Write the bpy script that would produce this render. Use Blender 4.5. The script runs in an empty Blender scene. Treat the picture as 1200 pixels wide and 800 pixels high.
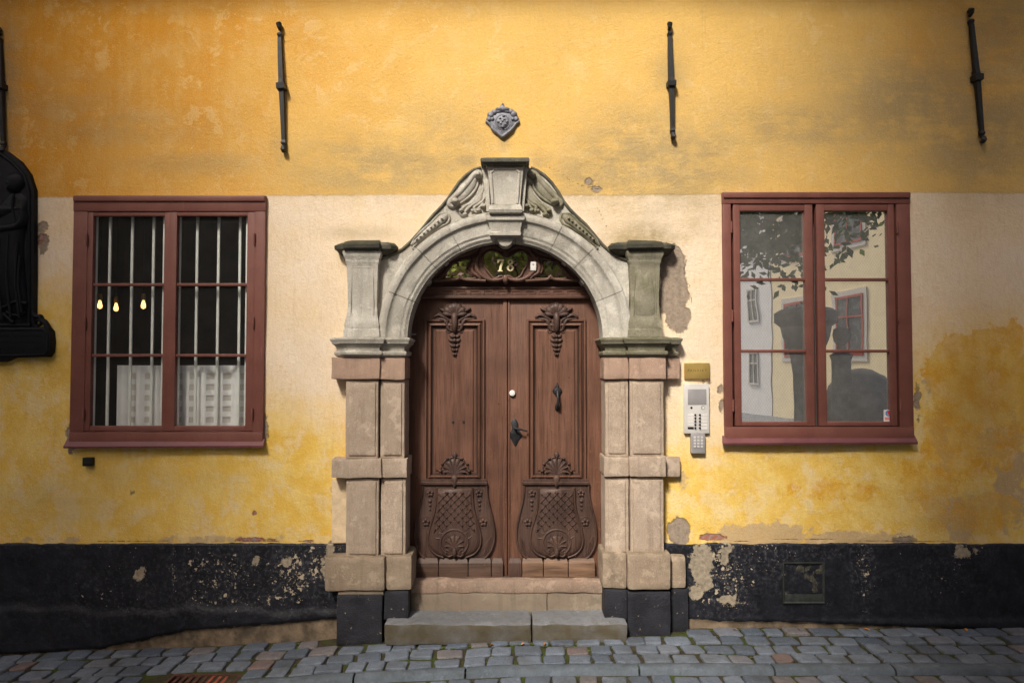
import bpy, bmesh, math, random
import numpy as np
from mathutils import Vector, noise, Matrix
R = math.radians
random.seed(7)
S = bpy.context.scene
C = S.collection

# ------------------------------------------------------------------ camera model (used to turn photo measurements into metres)
F, CY, CZ, PIT = 845.0, -6.5, 2.405, R(1.86)
CP, SP = math.cos(PIT), math.sin(PIT)
def P(px, py, y=0.0):
    u, v = (px-600)/F, (400-py)/F
    dy, dz = CP - SP*v, SP + CP*v
    t = (y-CY)/dy
    return (u*t, CZ + dz*t)
def PX(x, y, z):
    x, y, z = np.asarray(x, float), np.asarray(y, float)-CY, np.asarray(z, float)-CZ
    d = y*CP + z*SP; h = -y*SP + z*CP
    return 600 + F*x/d, 400 - F*h/d
def GZ(x):
    return float(np.interp(x, [-9,-6,-4.6,-3,-1.8,-1.3,0,1.2,4.6,9], [-.30,-.19,-.145,-.08,-.02,.02,.08,.09,.09,.06]))
def GZY(x, y):           # ground height at a point in front of the wall
    return GZ(x) + max(0, -y)*-.02

# ------------------------------------------------------------------ scene tree helpers
def mark(o, label=None, cat=None, group=None, kind=None):
    if label: o['label'] = label
    if cat: o['category'] = cat
    if group: o['group'] = group
    if kind: o['kind'] = kind
    return o
def empty(name, loc=(0,0,0), rz=0, parent=None):
    o = bpy.data.objects.new(name, None); C.objects.link(o)
    o.location = loc; o.rotation_euler = (0,0,rz); o.parent = parent
    return o
def copy_tree(o, parent=None):
    c = o.copy(); C.objects.link(c); c.parent = parent
    for ch in list(o.children): copy_tree(ch, c)
    return c

glass_front = True
class MB:
    def __init__(s): s.bm = bmesh.new()
    def build(s, name, mat, parent=None, smooth=35, at=None, loc=None):
        bm = s.bm
        if len(bm.faces) > 1: bmesh.ops.recalc_face_normals(bm, faces=bm.faces[:])
        else:                                                     # a single pane always looks at the street
            bm.normal_update(); bm.faces.ensure_lookup_table()
            if name == 'pane' and glass_front and bm.faces[0].normal.y > 0: bm.faces[0].normal_flip()
        me = bpy.data.meshes.new(name); bm.to_mesh(me); bm.free()
        for m in (mat if isinstance(mat, (list, tuple)) else [mat]): me.materials.append(m)
        if smooth:
            me.polygons.foreach_set('use_smooth', [True]*len(me.polygons))
            me.set_sharp_from_angle(angle=R(smooth))
        o = bpy.data.objects.new(name, me); C.objects.link(o)
        if loc is not None:           # the vertices were made in world space: move the origin to loc
            me.transform(Matrix.Translation(-Vector(loc))); o.location = loc
        o.parent = parent
        return o
    def box(s, x0, x1, y0, y1, z0, z1, bev=0, seg=2, cuts=0, amp=0, freq=6, mi=0):
        t = bmesh.new()
        bmesh.ops.create_cube(t, size=1)
        for v in t.verts:
            v.co = Vector(((x0+x1)/2+v.co.x*(x1-x0), (y0+y1)/2+v.co.y*(y1-y0), (z0+z1)/2+v.co.z*(z1-z0)))
        if bev: bmesh.ops.bevel(t, geom=t.edges[:], offset=bev, segments=seg, profile=.6, affect='EDGES', clamp_overlap=True)
        if amp:
            for _ in range(5):
                L = [e for e in t.edges if e.calc_length() > .05]
                if not L: break
                bmesh.ops.subdivide_edges(t, edges=L, cuts=1, use_grid_fill=True)
            for v in t.verts:
                v.co += noise.noise_vector(v.co*freq)*amp + noise.noise_vector(v.co*freq*4)*amp*.4
        s.add(t, mi)
    def add(s, t, mi=0):
        me = bpy.data.meshes.new('t'); t.to_mesh(me); t.free()
        n = len(s.bm.faces)
        s.bm.from_mesh(me); bpy.data.meshes.remove(me)
        if mi:
            s.bm.faces.ensure_lookup_table()
            for f in s.bm.faces[n:]: f.material_index = mi
    def boxp(s, px0, py0, px1, py1, y0, y1, bev=0, **k):      # measured corners on the front face
        xa, za = P(px0, py0, y0); xb, zb = P(px1, py1, y0)
        s.box(min(xa,xb), max(xa,xb), y0, y1, min(za,zb), max(za,zb), bev, **k)
    def face(s, vs, mi=0):
        try:
            f = s.bm.faces.new(vs); f.material_index = mi
            return f
        except ValueError: pass
    def V(s, x, y, z): return s.bm.verts.new((x, y, z))
    def prism(s, pts, y0, y1, bev=0, mi=0):                     # outline (x,z) pushed along y
        t = bmesh.new()
        a = [t.verts.new((x, y0, z)) for x, z in pts]; b = [t.verts.new((x, y1, z)) for x, z in pts]
        n = len(pts)
        fr = t.faces.new(a); t.faces.new(b[::-1])
        for i in range(n): t.faces.new((a[i], b[i], b[(i+1)%n], a[(i+1)%n]))
        bmesh.ops.recalc_face_normals(t, faces=t.faces[:])
        if bev: bmesh.ops.bevel(t, geom=list(fr.edges), offset=bev, segments=2, profile=.6, affect='EDGES', clamp_overlap=True)
        s.add(t, mi)
    def rings(s, rs, close0=True, close1=True, loop=True, mi=0):
        vr = [[s.V(*p) for p in r] for r in rs]
        n = len(vr[0])
        for a, b in zip(vr, vr[1:]):
            for i in range(n if loop else n-1):
                s.face((a[i], a[(i+1)%n], b[(i+1)%n], b[i]), mi)
        if close0: s.face(vr[0], mi)
        if close1: s.face(vr[-1][::-1], mi)
    def rlathe(s, x0, x1, y0, y1, prof, back=False):            # rectangle plan, profile (z, out)
        rs = []
        for z, o in prof:
            yb = y1 + (o if back else 0)
            rs.append([(x0-o, y0-o, z), (x1+o, y0-o, z), (x1+o, yb, z), (x0-o, yb, z)])
        s.rings(rs)
    def lathe(s, cx, cy, prof, n=20, ax='z', mi=0):             # prof (r, h)
        rs = []
        for r, h in prof:
            r = max(r, .0004)
            if ax == 'z': rs.append([(cx+r*math.cos(k*2*math.pi/n), cy+r*math.sin(k*2*math.pi/n), h) for k in range(n)])
            else: rs.append([(cx+r*math.cos(k*2*math.pi/n), h, cy+r*math.sin(k*2*math.pi/n)) for k in range(n)])
        s.rings(rs, mi=mi)
    def tube(s, pts, rad, n=8, mi=0):
        pts = [Vector(p) for p in pts]; rs = []
        if not hasattr(rad, '__len__'): rad = [rad]*len(pts)
        for i, p in enumerate(pts):
            d = (pts[min(i+1, len(pts)-1)] - pts[max(i-1, 0)]).normalized()
            a = d.orthogonal().normalized() if i == 0 else (a - d*a.dot(d)).normalized()
            b = d.cross(a)
            rs.append([tuple(p + (a*math.cos(k*2*math.pi/n) + b*math.sin(k*2*math.pi/n))*rad[i]) for k in range(n)])
        s.rings(rs, mi=mi)
    def stroke(s, pts, rad, y0, hf=1.0, n=6, mi=0):             # raised half-round bar lying on the plane y=y0; pts (x,z)
        if not hasattr(rad, '__len__'): rad = [rad]*len(pts)
        rs = []; m = len(pts)
        for i in range(m):
            ax, az = pts[max(i-1, 0)]; bx, bz = pts[min(i+1, m-1)]
            L = math.hypot(bx-ax, bz-az) or 1; nx, nz = -(bz-az)/L, (bx-ax)/L
            rs.append([(pts[i][0]+nx*rad[i]*math.cos(math.pi*k/n), y0-hf*rad[i]*math.sin(math.pi*k/n), pts[i][1]+nz*rad[i]*math.cos(math.pi*k/n)) for k in range(n+1)])
        s.rings(rs, close0=True, close1=True, loop=False, mi=mi)
    def pillow(s, pts, y0, h, steps=((1,0),(.88,.55),(.6,.9),(.25,1.0)), ctr=None, mi=0):
        cx = sum(p[0] for p in pts)/len(pts); cz = sum(p[1] for p in pts)/len(pts)
        if ctr: cx, cz = ctr
        rs = [[(cx+(x-cx)*k, y0-h*q, cz+(z-cz)*k) for x, z in pts] for k, q in steps]
        s.rings(rs, close0=False, mi=mi)
    def rmould(s, x0, x1, z0, z1, y, prof, fill=True):           # mitred frame: prof (inset, height)
        rs = [[(x0+i, y-h, z0+i), (x1-i, y-h, z0+i), (x1-i, y-h, z1-i), (x0+i, y-h, z1-i)] for i, h in prof]
        s.rings(rs, close0=False, close1=fill)

def ppts(l, y): return [P(a, b, y) for a, b in l]
def smooth_path(pts, n=6):                                      # Catmull-Rom through points
    out = []
    for i in range(len(pts)-1):
        p0, p1, p2, p3 = pts[max(i-1,0)], pts[i], pts[i+1], pts[min(i+2, len(pts)-1)]
        for k in range(n):
            t = k/n
            out.append(tuple(.5*((2*p1[j])+(-p0[j]+p2[j])*t+(2*p0[j]-5*p1[j]+4*p2[j]-p3[j])*t*t+(-p0[j]+3*p1[j]-3*p2[j]+p3[j])*t**3) for j in range(len(p1))))
    out.append(tuple(pts[-1])); return out
def smooth_loop(pts, n=4):
    m = len(pts); out = []
    for i in range(m):
        p0, p1, p2, p3 = pts[i-1], pts[i], pts[(i+1)%m], pts[(i+2)%m]
        for k in range(n):
            t = k/n
            out.append(tuple(.5*((2*p1[j])+(-p0[j]+p2[j])*t+(2*p0[j]-5*p1[j]+4*p2[j]-p3[j])*t*t+(-p0[j]+3*p1[j]-3*p2[j]+p3[j])*t**3) for j in range(2)))
    return out

# ------------------------------------------------------------------ material helpers
class NT:
    def __init__(s, name, coord='Object', rough=.8, spec=.3):
        s.m = bpy.data.materials.new(name); s.m.use_nodes = True
        s.n = s.m.node_tree.nodes; s.l = s.m.node_tree.links
        s.b = s.n['Principled BSDF']; s.b.inputs['Roughness'].default_value = rough
        s.b.inputs['Specular IOR Level'].default_value = spec
        tc = s.n.new('ShaderNodeTexCoord'); s.co = tc.outputs[coord]
        s.gen = tc.outputs['Generated']
    def put(s, sock, v):
        if hasattr(v, 'is_output') or isinstance(v, bpy.types.NodeSocket): s.l.new(v, sock)
        elif isinstance(v, (tuple, list)) and len(v) == 3 and sock.type == 'RGBA': sock.default_value = (*v, 1)
        else: sock.default_value = v
    def scaled(s, sc):
        n = s.n.new('ShaderNodeVectorMath'); n.operation = 'MULTIPLY'
        s.l.new(s.co, n.inputs[0]); n.inputs[1].default_value = sc; return n.outputs[0]
    def noise(s, scale, detail=4, rough=.55, vec=None, dist=0):
        n = s.n.new('ShaderNodeTexNoise'); n.inputs['Scale'].default_value = scale
        n.inputs['Detail'].default_value = detail; n.inputs['Roughness'].default_value = rough
        n.inputs['Distortion'].default_value = dist
        s.l.new(vec if vec is not None else s.co, n.inputs['Vector']); return n.outputs[0]
    def voro(s, scale, feature='F1', vec=None, out=0):
        n = s.n.new('ShaderNodeTexVoronoi'); n.feature = feature; n.inputs['Scale'].default_value = scale
        s.l.new(vec if vec is not None else s.co, n.inputs['Vector']); return n.outputs[out]
    def math(s, op, a, b=0.0, clamp=False):
        n = s.n.new('ShaderNodeMath'); n.operation = op; n.use_clamp = clamp
        s.put(n.inputs[0], a); s.put(n.inputs[1], b); return n.outputs[0]
    def lin(s, v, a, b, c=0.0, d=1.0):                          # clamp-remap
        n = s.n.new('ShaderNodeMapRange'); s.put(n.inputs[0], v)
        for i, x in enumerate((a, b, c, d)): s.put(n.inputs[i+1], x)
        n.clamp = True; return n.outputs[0]
    def mix(s, f, a, b, mode='MIX'):
        n = s.n.new('ShaderNodeMix'); n.data_type = 'RGBA'; n.blend_type = mode
        s.put(n.inputs[0], f); s.put(n.inputs[6], a); s.put(n.inputs[7], b); return n.outputs[2]
    def attr(s, name):
        n = s.n.new('ShaderNodeAttribute'); n.attribute_name = name; return n.outputs['Fac']
    def col(s, v): s.put(s.b.inputs['Base Color'], v); return s
    def rough(s, v): s.put(s.b.inputs['Roughness'], v); return s
    def bump(s, h, dist=.01, strength=1.0):
        n = s.n.new('ShaderNodeBump'); n.inputs['Distance'].default_value = dist; n.inputs['Strength'].default_value = strength
        s.l.new(h, n.inputs['Height'])
        s.l.new(n.outputs[0], s.b.inputs['Normal']); return s
    def norm_z(s):
        g = s.n.new('ShaderNodeNewGeometry'); x = s.n.new('ShaderNodeSeparateXYZ')
        s.l.new(g.outputs['Normal'], x.inputs[0]); return x.outputs[2]
    def point(s):
        g = s.n.new('ShaderNodeNewGeometry'); return g.outputs['Pointiness']
    def rand(s):
        n = s.n.new('ShaderNodeObjectInfo'); return n.outputs['Random']

M = {}
def simple(name, c, rough=.6, var=.25, scale=14, bump=.002, metal=0, spec=.3):
    t = NT(name, rough=rough, spec=spec)
    n = t.noise(scale, 6)
    t.col(t.mix(t.lin(n, .3, .7), tuple(x*(1-var) for x in c), tuple(min(1, x*(1+var)) for x in c)))
    t.b.inputs['Metallic'].default_value = metal
    t.rough(t.lin(n, .3, .7, max(.05, rough-.12), min(1, rough+.12)))
    if bump: t.bump(t.noise(scale*5, 4), bump, .6)
    M[name] = t.m; return t.m
def stone(name, c1, c2, c3, grain=70, mossc=(.035,.036,.016), moss=.6, bump=.009, speck=.35, front=None):
    t = NT(name, rough=.9, spec=.15)
    big, mid, fine = t.noise(2.2, 5), t.noise(9, 6, .6), t.noise(grain, 3, .7)
    c = t.mix(t.lin(big, .35, .65), c1, c2)
    c = t.mix(t.lin(mid, .45, .75), c, c3)
    c = t.mix(t.lin(fine, .4, .75, 0, speck), c, tuple(x*.45 for x in c1))
    c = t.mix(t.lin(t.noise(grain*1.3, 2), .58, .7, 0, speck), c, tuple(min(1, x*1.5) for x in c2))
    c = t.mix(t.lin(t.rand(), 0, 1, 0, .45), c, tuple(.5*x+.3*y for x, y in zip(c1, c3)))
    c = t.mix(t.lin(t.noise(1, 6, .65, vec=t.scaled((16, 16, 1.3))), .52, .72, 0, .5), c, tuple(x*.45 for x in c1))
    c = t.mix(t.lin(t.noise(6, 9, .7), .56, .60, 0, .35), c, tuple(min(1, x*1.25) for x in c2))
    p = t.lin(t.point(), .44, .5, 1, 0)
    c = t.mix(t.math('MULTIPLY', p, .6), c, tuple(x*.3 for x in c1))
    up = t.math('MULTIPLY', t.lin(t.norm_z(), .2, .7), t.lin(t.noise(11, 5), .35, .6))
    c = t.mix(t.math('MULTIPLY', up, moss), c, mossc)
    c = t.mix(t.math('MULTIPLY', t.lin(t.noise(3.3, 7, .65), .52, .72), moss*.6), c, tuple(.5*x+.5*y*2 for x, y in zip(mossc, c1)))
    if front: c = t.mix(t.math('MULTIPLY', t.lin(t.norm_z(), .25, .8, 1, 0), t.lin(t.noise(6, 6), .3, .6, .5, 1)), c, front)
    t.col(c)
    h = t.math('ADD', t.math('MULTIPLY', fine, .5), mid)
    t.bump(h, bump, .8); M[name] = t.m; return t.m

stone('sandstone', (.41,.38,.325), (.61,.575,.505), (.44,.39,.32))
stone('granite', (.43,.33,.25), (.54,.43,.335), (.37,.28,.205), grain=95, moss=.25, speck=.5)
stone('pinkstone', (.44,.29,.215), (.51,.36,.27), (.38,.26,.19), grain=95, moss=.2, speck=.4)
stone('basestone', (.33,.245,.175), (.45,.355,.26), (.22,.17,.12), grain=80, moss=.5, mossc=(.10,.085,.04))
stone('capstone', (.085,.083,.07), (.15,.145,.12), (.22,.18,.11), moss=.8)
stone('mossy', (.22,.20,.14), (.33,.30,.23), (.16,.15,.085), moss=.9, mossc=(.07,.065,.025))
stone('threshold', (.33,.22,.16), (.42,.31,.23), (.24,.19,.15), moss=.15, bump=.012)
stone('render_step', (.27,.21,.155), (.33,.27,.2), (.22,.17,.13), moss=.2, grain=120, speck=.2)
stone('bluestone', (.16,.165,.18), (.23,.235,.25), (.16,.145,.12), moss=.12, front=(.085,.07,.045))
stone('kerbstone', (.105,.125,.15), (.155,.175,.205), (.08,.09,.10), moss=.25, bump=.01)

def blackpaint():
    t = NT('black_stone', rough=.6, spec=.4)
    n = t.noise(24, 7, .65)
    c = t.mix(t.lin(t.noise(5, 5), .35, .7), (.010,.010,.014), (.028,.028,.036))
    c = t.mix(t.lin(n, .66, .70), c, (.30,.24,.17))
    t.col(c).bump(t.math('ADD', n, t.noise(90, 3)), .006, .8); M['black_stone'] = t.m
blackpaint()

def plaster():
    t = NT('yellow_plaster', rough=.92, spec=.1)
    n1, n2, n3 = t.noise(1.3, 6, .6), t.noise(5, 7, .62), t.noise(28, 5, .6)
    streak = t.noise(1, 6, .6, vec=t.scaled((9, 9, .55)))
    hor = t.noise(1, 6, .65, vec=t.scaled((1.1, 1, 6)))
    jag = t.math('SUBTRACT', t.noise(7, 9, .68), .5)
    jag2 = t.math('SUBTRACT', t.noise(22, 6, .7), .5)
    up = t.lin(t.math('ADD', t.attr('upper'), t.math('MULTIPLY', jag2, 1.6)), -.4, .4)
    orange = t.lin(t.math('ADD', t.attr('orange'), t.math('MULTIPLY', t.math('SUBTRACT', n1, .5), 1.1)), .15, .85)
    cu = t.mix(orange, (.82,.51,.145), (.70,.29,.014))
    cu = t.mix(t.lin(streak, .45, .7, 0, .35), cu, (.78,.46,.12))
    cu = t.mix(t.lin(n2, .5, .75, 0, .35), cu, (.86,.60,.29))
    cm = t.lin(t.math('ADD', t.attr('cream'), t.math('MULTIPLY', jag, .9)), .12, .82)
    yl = t.mix(t.lin(n2, .42, .62), (.84,.52,.085), (.90,.645,.20))
    yl = t.mix(t.lin(t.noise(3.1, 8, .7), .52, .57, 0, .55), yl, (.84,.66,.38))
    cr = t.mix(t.lin(n1, .35, .65), (.91,.76,.60), (.87,.67,.44))
    cr = t.mix(t.lin(n2, .55, .8, 0, .45), cr, (.76,.54,.32))
    cl = t.mix(cm, yl, cr)
    c = t.mix(up, cl, cu)
    # beige old plaster where the yellow coat has worn off
    wo = t.lin(t.math('ADD', t.attr('worn'), t.math('MULTIPLY', jag, 1.7)), .44, .54)
    c = t.mix(t.math('MULTIPLY', wo, .85), c, t.mix(n3, (.46,.31,.17), (.60,.44,.27)))
    sa = t.lin(t.math('ADD', t.attr('sat'), t.math('MULTIPLY', jag, .34)), -.006, .006, 1, 0)
    c = t.mix(t.math('MULTIPLY', sa, t.lin(n2, .3, .6, .95, .5)), c, t.mix(t.lin(n2, .4, .65), (.76,.36,.018), (.84,.50,.06)))
    fl = t.math('MULTIPLY', t.lin(t.noise(4.2, 10, .74, dist=.4), .555, .565), t.lin(n1, .42, .55))   # crisp flakes of an older coat
    c = t.mix(t.math('MULTIPLY', fl, .38), c, t.mix(up, (.87,.68,.40), (.88,.64,.30)))
    dr = t.math('MULTIPLY', t.lin(t.noise(1, 5, .6, vec=t.scaled((22, 22, .8))), .60, .74), t.lin(n1, .40, .62))
    c = t.mix(t.math('MULTIPLY', dr, .30), c, (.42,.27,.11))
    # grey-olive soot, plus corner falloff painted in at the upper right
    st = t.math('MULTIPLY', t.attr('stain_and_falloff'), t.lin(t.math('ADD', t.math('MULTIPLY', hor, .5), t.math('MULTIPLY', n2, .5)), .31, .53))
    c = t.mix(t.math('MULTIPLY', st, .95, True), c, t.mix(n3, (.27,.21,.11), (.41,.315,.17)))
    sp = t.math('MULTIPLY', t.lin(t.noise(46, 5, .75), .60, .70), t.lin(n2, .45, .62))
    c = t.mix(t.math('MULTIPLY', sp, .42), c, (.20,.14,.07))
    c = t.mix(t.lin(t.noise(75, 4, .7), .35, .75, .16, 0), c, (.35,.22,.08))
    br2 = t.noise(1, 5, .7, vec=t.scaled((34, 34, 9)))
    c = t.mix(t.lin(br2, .48, .70, 0, .22), c, (.55,.34,.12))
    c = t.mix(t.lin(t.noise(130, 3, .7), .52, .72, 0, .28), c, (.95,.80,.52))
    pe = t.lin(t.math('ADD', t.attr('peel'), t.math('MULTIPLY', jag, .16)), -.004, .002, 1, 0)
    pc = t.mix(t.lin(n3, .3, .7), (.26,.195,.14), (.40,.32,.25))
    pc = t.mix(t.lin(t.noise(13, 6), .5, .7, 0, .6), pc, (.20,.17,.13))
    edge = t.math('SUBTRACT', t.lin(t.math('ADD', t.attr('peel'), t.math('MULTIPLY', jag, .16)), .004, .009, 1, 0), pe, True)
    c = t.mix(pe, c, pc)
    c = t.mix(t.math('MULTIPLY', edge, .6), c, (.16,.11,.06))
    br = t.lin(t.math('ADD', t.attr('brick'), t.math('MULTIPLY', jag2, .05)), -.003, .002, 1, 0)
    c = t.mix(br, c, t.mix(t.lin(n3, .42, .6), (.40,.13,.075), (.33,.25,.22)))
    ck = t.lin(t.math('ADD', t.attr('crack'), t.math('MULTIPLY', jag2, .022)), .0015, .005, 1, 0)
    c = t.mix(t.math('MULTIPLY', ck, .8), c, (.12,.085,.05))
    t.col(c)
    h = t.math('ADD', t.math('MULTIPLY', t.noise(62, 4, .6), .55), t.math('MULTIPLY', n3, .6))
    h = t.math('ADD', h, t.math('MULTIPLY', n2, .9))
    h = t.math('ADD', h, t.math('MULTIPLY', up, .35))
    h = t.math('SUBTRACT', h, t.math('MULTIPLY', pe, .9))
    h = t.math('SUBTRACT', h, t.math('MULTIPLY', br, 1.6))
    h = t.math('SUBTRACT', h, t.math('MULTIPLY', ck, .7))
    t.bump(h, .011, .75); M['plaster'] = t.m
plaster()

def plinth_mat():
    t = NT('black_plinth', rough=.6, spec=.35)
    n2, n3 = t.noise(7, 7, .65), t.noise(30, 6, .65)
    jag = t.math('SUBTRACT', t.noise(9, 9, .7), .5)
    c = t.mix(t.lin(n2, .35, .7), (.004,.004,.007), (.012,.0125,.019))
    c = t.mix(t.math('MULTIPLY', t.lin(t.noise(16, 8, .75), .50, .72), .75), c, (.030,.032,.044))
    c = t.mix(t.math('MULTIPLY', t.lin(n3, .50, .70), t.attr('chip')), c, (.12,.12,.13))
    chip = t.lin(t.math('ADD', t.noise(17, 6, .6), t.math('MULTIPLY', t.attr('chip'), .17)), .735, .75)
    chip2 = t.lin(t.math('ADD', t.noise(48, 5, .65), t.math('MULTIPLY', t.attr('chip'), .16)), .735, .77)
    chip = t.math('MAXIMUM', chip, chip2)
    c = t.mix(chip, c, t.mix(n3, (.42,.32,.20), (.58,.50,.40)))
    pe = t.lin(t.math('ADD', t.attr('peel'), t.math('MULTIPLY', jag, .30)), -.004, .002, 1, 0)
    c = t.mix(pe, c, t.mix(t.lin(n3, .35, .65), (.22,.18,.13), (.40,.33,.24)))
    ba = t.lin(t.math('ADD', t.attr('base'), t.math('MULTIPLY', jag, .10)), -.004, .003, 1, 0)
    c = t.mix(ba, c, t.mix(t.lin(n2, .35, .65), (.10,.075,.05), (.27,.195,.13)))
    c = t.mix(t.math('MULTIPLY', ba, t.lin(t.noise(4, 8, .7), .5, .6, 0, .7)), c, (.07,.055,.04))
    t.col(c)
    t.rough(t.lin(t.math('MAXIMUM', t.math('MAXIMUM', chip, pe), ba), 0, 1, .55, .92))
    h = t.math('SUBTRACT', t.math('ADD', n2, t.math('MULTIPLY', n3, .5)), t.math('MULTIPLY', t.math('MAXIMUM', chip, pe), .35))
    t.bump(h, .014, .8); M['plinth'] = t.m
plinth_mat()

def wood(name, c1, c2, wear=.0, dark=.4, hz=False):
    t = NT(name, rough=.55, spec=.35)
    v = t.scaled((2.2, 22, 22)) if hz else t.scaled((26, 26, 1.6))
    g = t.noise(1, 7, .62, vec=v, dist=.6)
    g2 = t.noise(1, 4, .6, vec=t.scaled((90, 90, 4)) if not hz else t.scaled((4, 90, 90)))
    b = t.noise(2.4, 5)
    c = t.mix(t.lin(g, .3, .7), c1, c2)
    c = t.mix(t.lin(b, .4, .7, 0, .6), c, tuple(x*.55 for x in c1))
    c = t.mix(t.lin(g2, .52, .68, 0, .6), c, tuple(x*.35 for x in c1))
    c = t.mix(t.lin(t.noise(1, 3, .5, vec=(t.scaled((13, 13, .5)) if not hz else t.scaled((.5, 13, 13)))), .60, .66, 0, .5), c, tuple(x*.5 for x in c1))
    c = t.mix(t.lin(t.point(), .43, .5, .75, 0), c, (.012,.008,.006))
    sx = t.n.new('ShaderNodeSeparateXYZ'); t.l.new(t.co, sx.inputs[0])
    wr = t.math('MULTIPLY', t.lin(t.noise(38, 6, .7), .585, .66), t.lin(t.noise(3, 4), .35, .62))
    low = t.lin(sx.outputs[2], 2.3, .7, .15, 1.0)
    c = t.mix(t.math('MULTIPLY', t.math('MULTIPLY', wr, low), wear), c, (.32,.14,.035))
    kn = t.lin(t.voro(6), .035, .06, .7, 0)
    c = t.mix(kn, c, (.02,.012,.008))
    t.col(c); t.rough(t.lin(g, .3, .7, .42, .68))
    t.bump(t.math('ADD', g, t.math('MULTIPLY', g2, .6)), .004, .7); M[name] = t.m
wood('door_wood', (.118,.053,.034), (.182,.086,.056), wear=.55)
wood('door_wood_worn', (.118,.053,.033), (.188,.088,.056), wear=1.1)
wood('carved_wood', (.055,.030,.023), (.105,.058,.044), wear=.4)
wood('kick_wood', (.060,.034,.026), (.135,.080,.056), wear=.3, hz=True)
wood('kick_wood_worn', (.10,.055,.036), (.26,.155,.095), wear=.8, hz=True)
wood('fan_wood', (.10,.050,.034), (.16,.082,.056), wear=.1)
wood('beam_wood', (.115,.055,.037), (.17,.082,.056), wear=.1, hz=True)

def redpaint():
    t = NT('red_paint', rough=.5, spec=.4)
    n = t.noise(6, 6)
    c = t.mix(t.lin(n, .3, .7), (.165,.056,.042), (.21,.078,.058))
    c = t.mix(t.lin(t.noise(1, 6, .7, vec=t.scaled((40, 40, 4))), .62, .72, 0, .5), c, (.30,.13,.10))
    ch = t.math('MULTIPLY', t.lin(t.noise(55, 5, .7), .66, .70), t.lin(t.noise(4, 4), .5, .65))
    c = t.mix(ch, c, (.42,.33,.30))
    t.col(c); t.bump(t.math('ADD', t.noise(1, 5, .6, vec=t.scaled((60, 60, 7))), n), .003, .6); M['red'] = t.m
redpaint()
simple('sill_paint', (.16,.056,.058), .42, .2, 8)
simple('iron', (.016,.016,.018), .55, .4, 20, .003, spec=.4)
simple('plaque_iron', (.0045,.005,.0075), .6, .3, 30, .002, spec=.2)
simple('lead', (.22,.22,.25), .55, .35, 40, .004, metal=.3)
simple('brass', (.72,.50,.16), .38, .12, 5, .0005, metal=.75)
simple('brass_ink', (.25,.16,.04), .6, .1)
simple('steel', (.66,.63,.60), .42, .08, 6, .0004, metal=.15)
simple('steel_grey', (.36,.34,.34), .45, .1, 8, .0004, metal=.2)
simple('black_plastic', (.012,.012,.013), .45, .2)
simple('white_paint', (.88,.88,.84), .45, .06, 10)
simple('cream_gold', (.93,.80,.48), .4, .06, 20, 0)
simple('white_plastic', (.72,.68,.64), .4, .05)
simple('sticker_white', (.80,.78,.76), .4, .04, 10, 0)
simple('sticker_blue', (.04,.22,.55), .4, .04, 10, 0)
simple('sticker_red', (.80,.05,.04), .4, .04, 10, 0)
simple('sticker_pink', (.78,.30,.30), .4, .04, 10, 0)
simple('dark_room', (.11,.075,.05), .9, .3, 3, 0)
simple('curtain', (.88,.87,.88), .85, .05, 9, .001)
simple('curtain_lining', (.70,.66,.62), .85, .05, 9, 0)
simple('leaf_dry', (.50,.20,.035), .6, .4, 30, .001)
simple('moss', (.075,.10,.018), .95, .5, 30, .01)
simple('rust_iron', (.085,.035,.026), .7, .5, 16, .004)
simple('rust_red', (.30,.075,.045), .7, .4, 16, .004)
simple('pit', (.004,.004,.004), .9, .1, 5, 0)
simple('glass_block', (.060,.055,.042), .22, .5, 24, .008, spec=.6)
simple('vent_frame', (.030,.034,.030), .5, .3, 24, .003)

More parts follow.
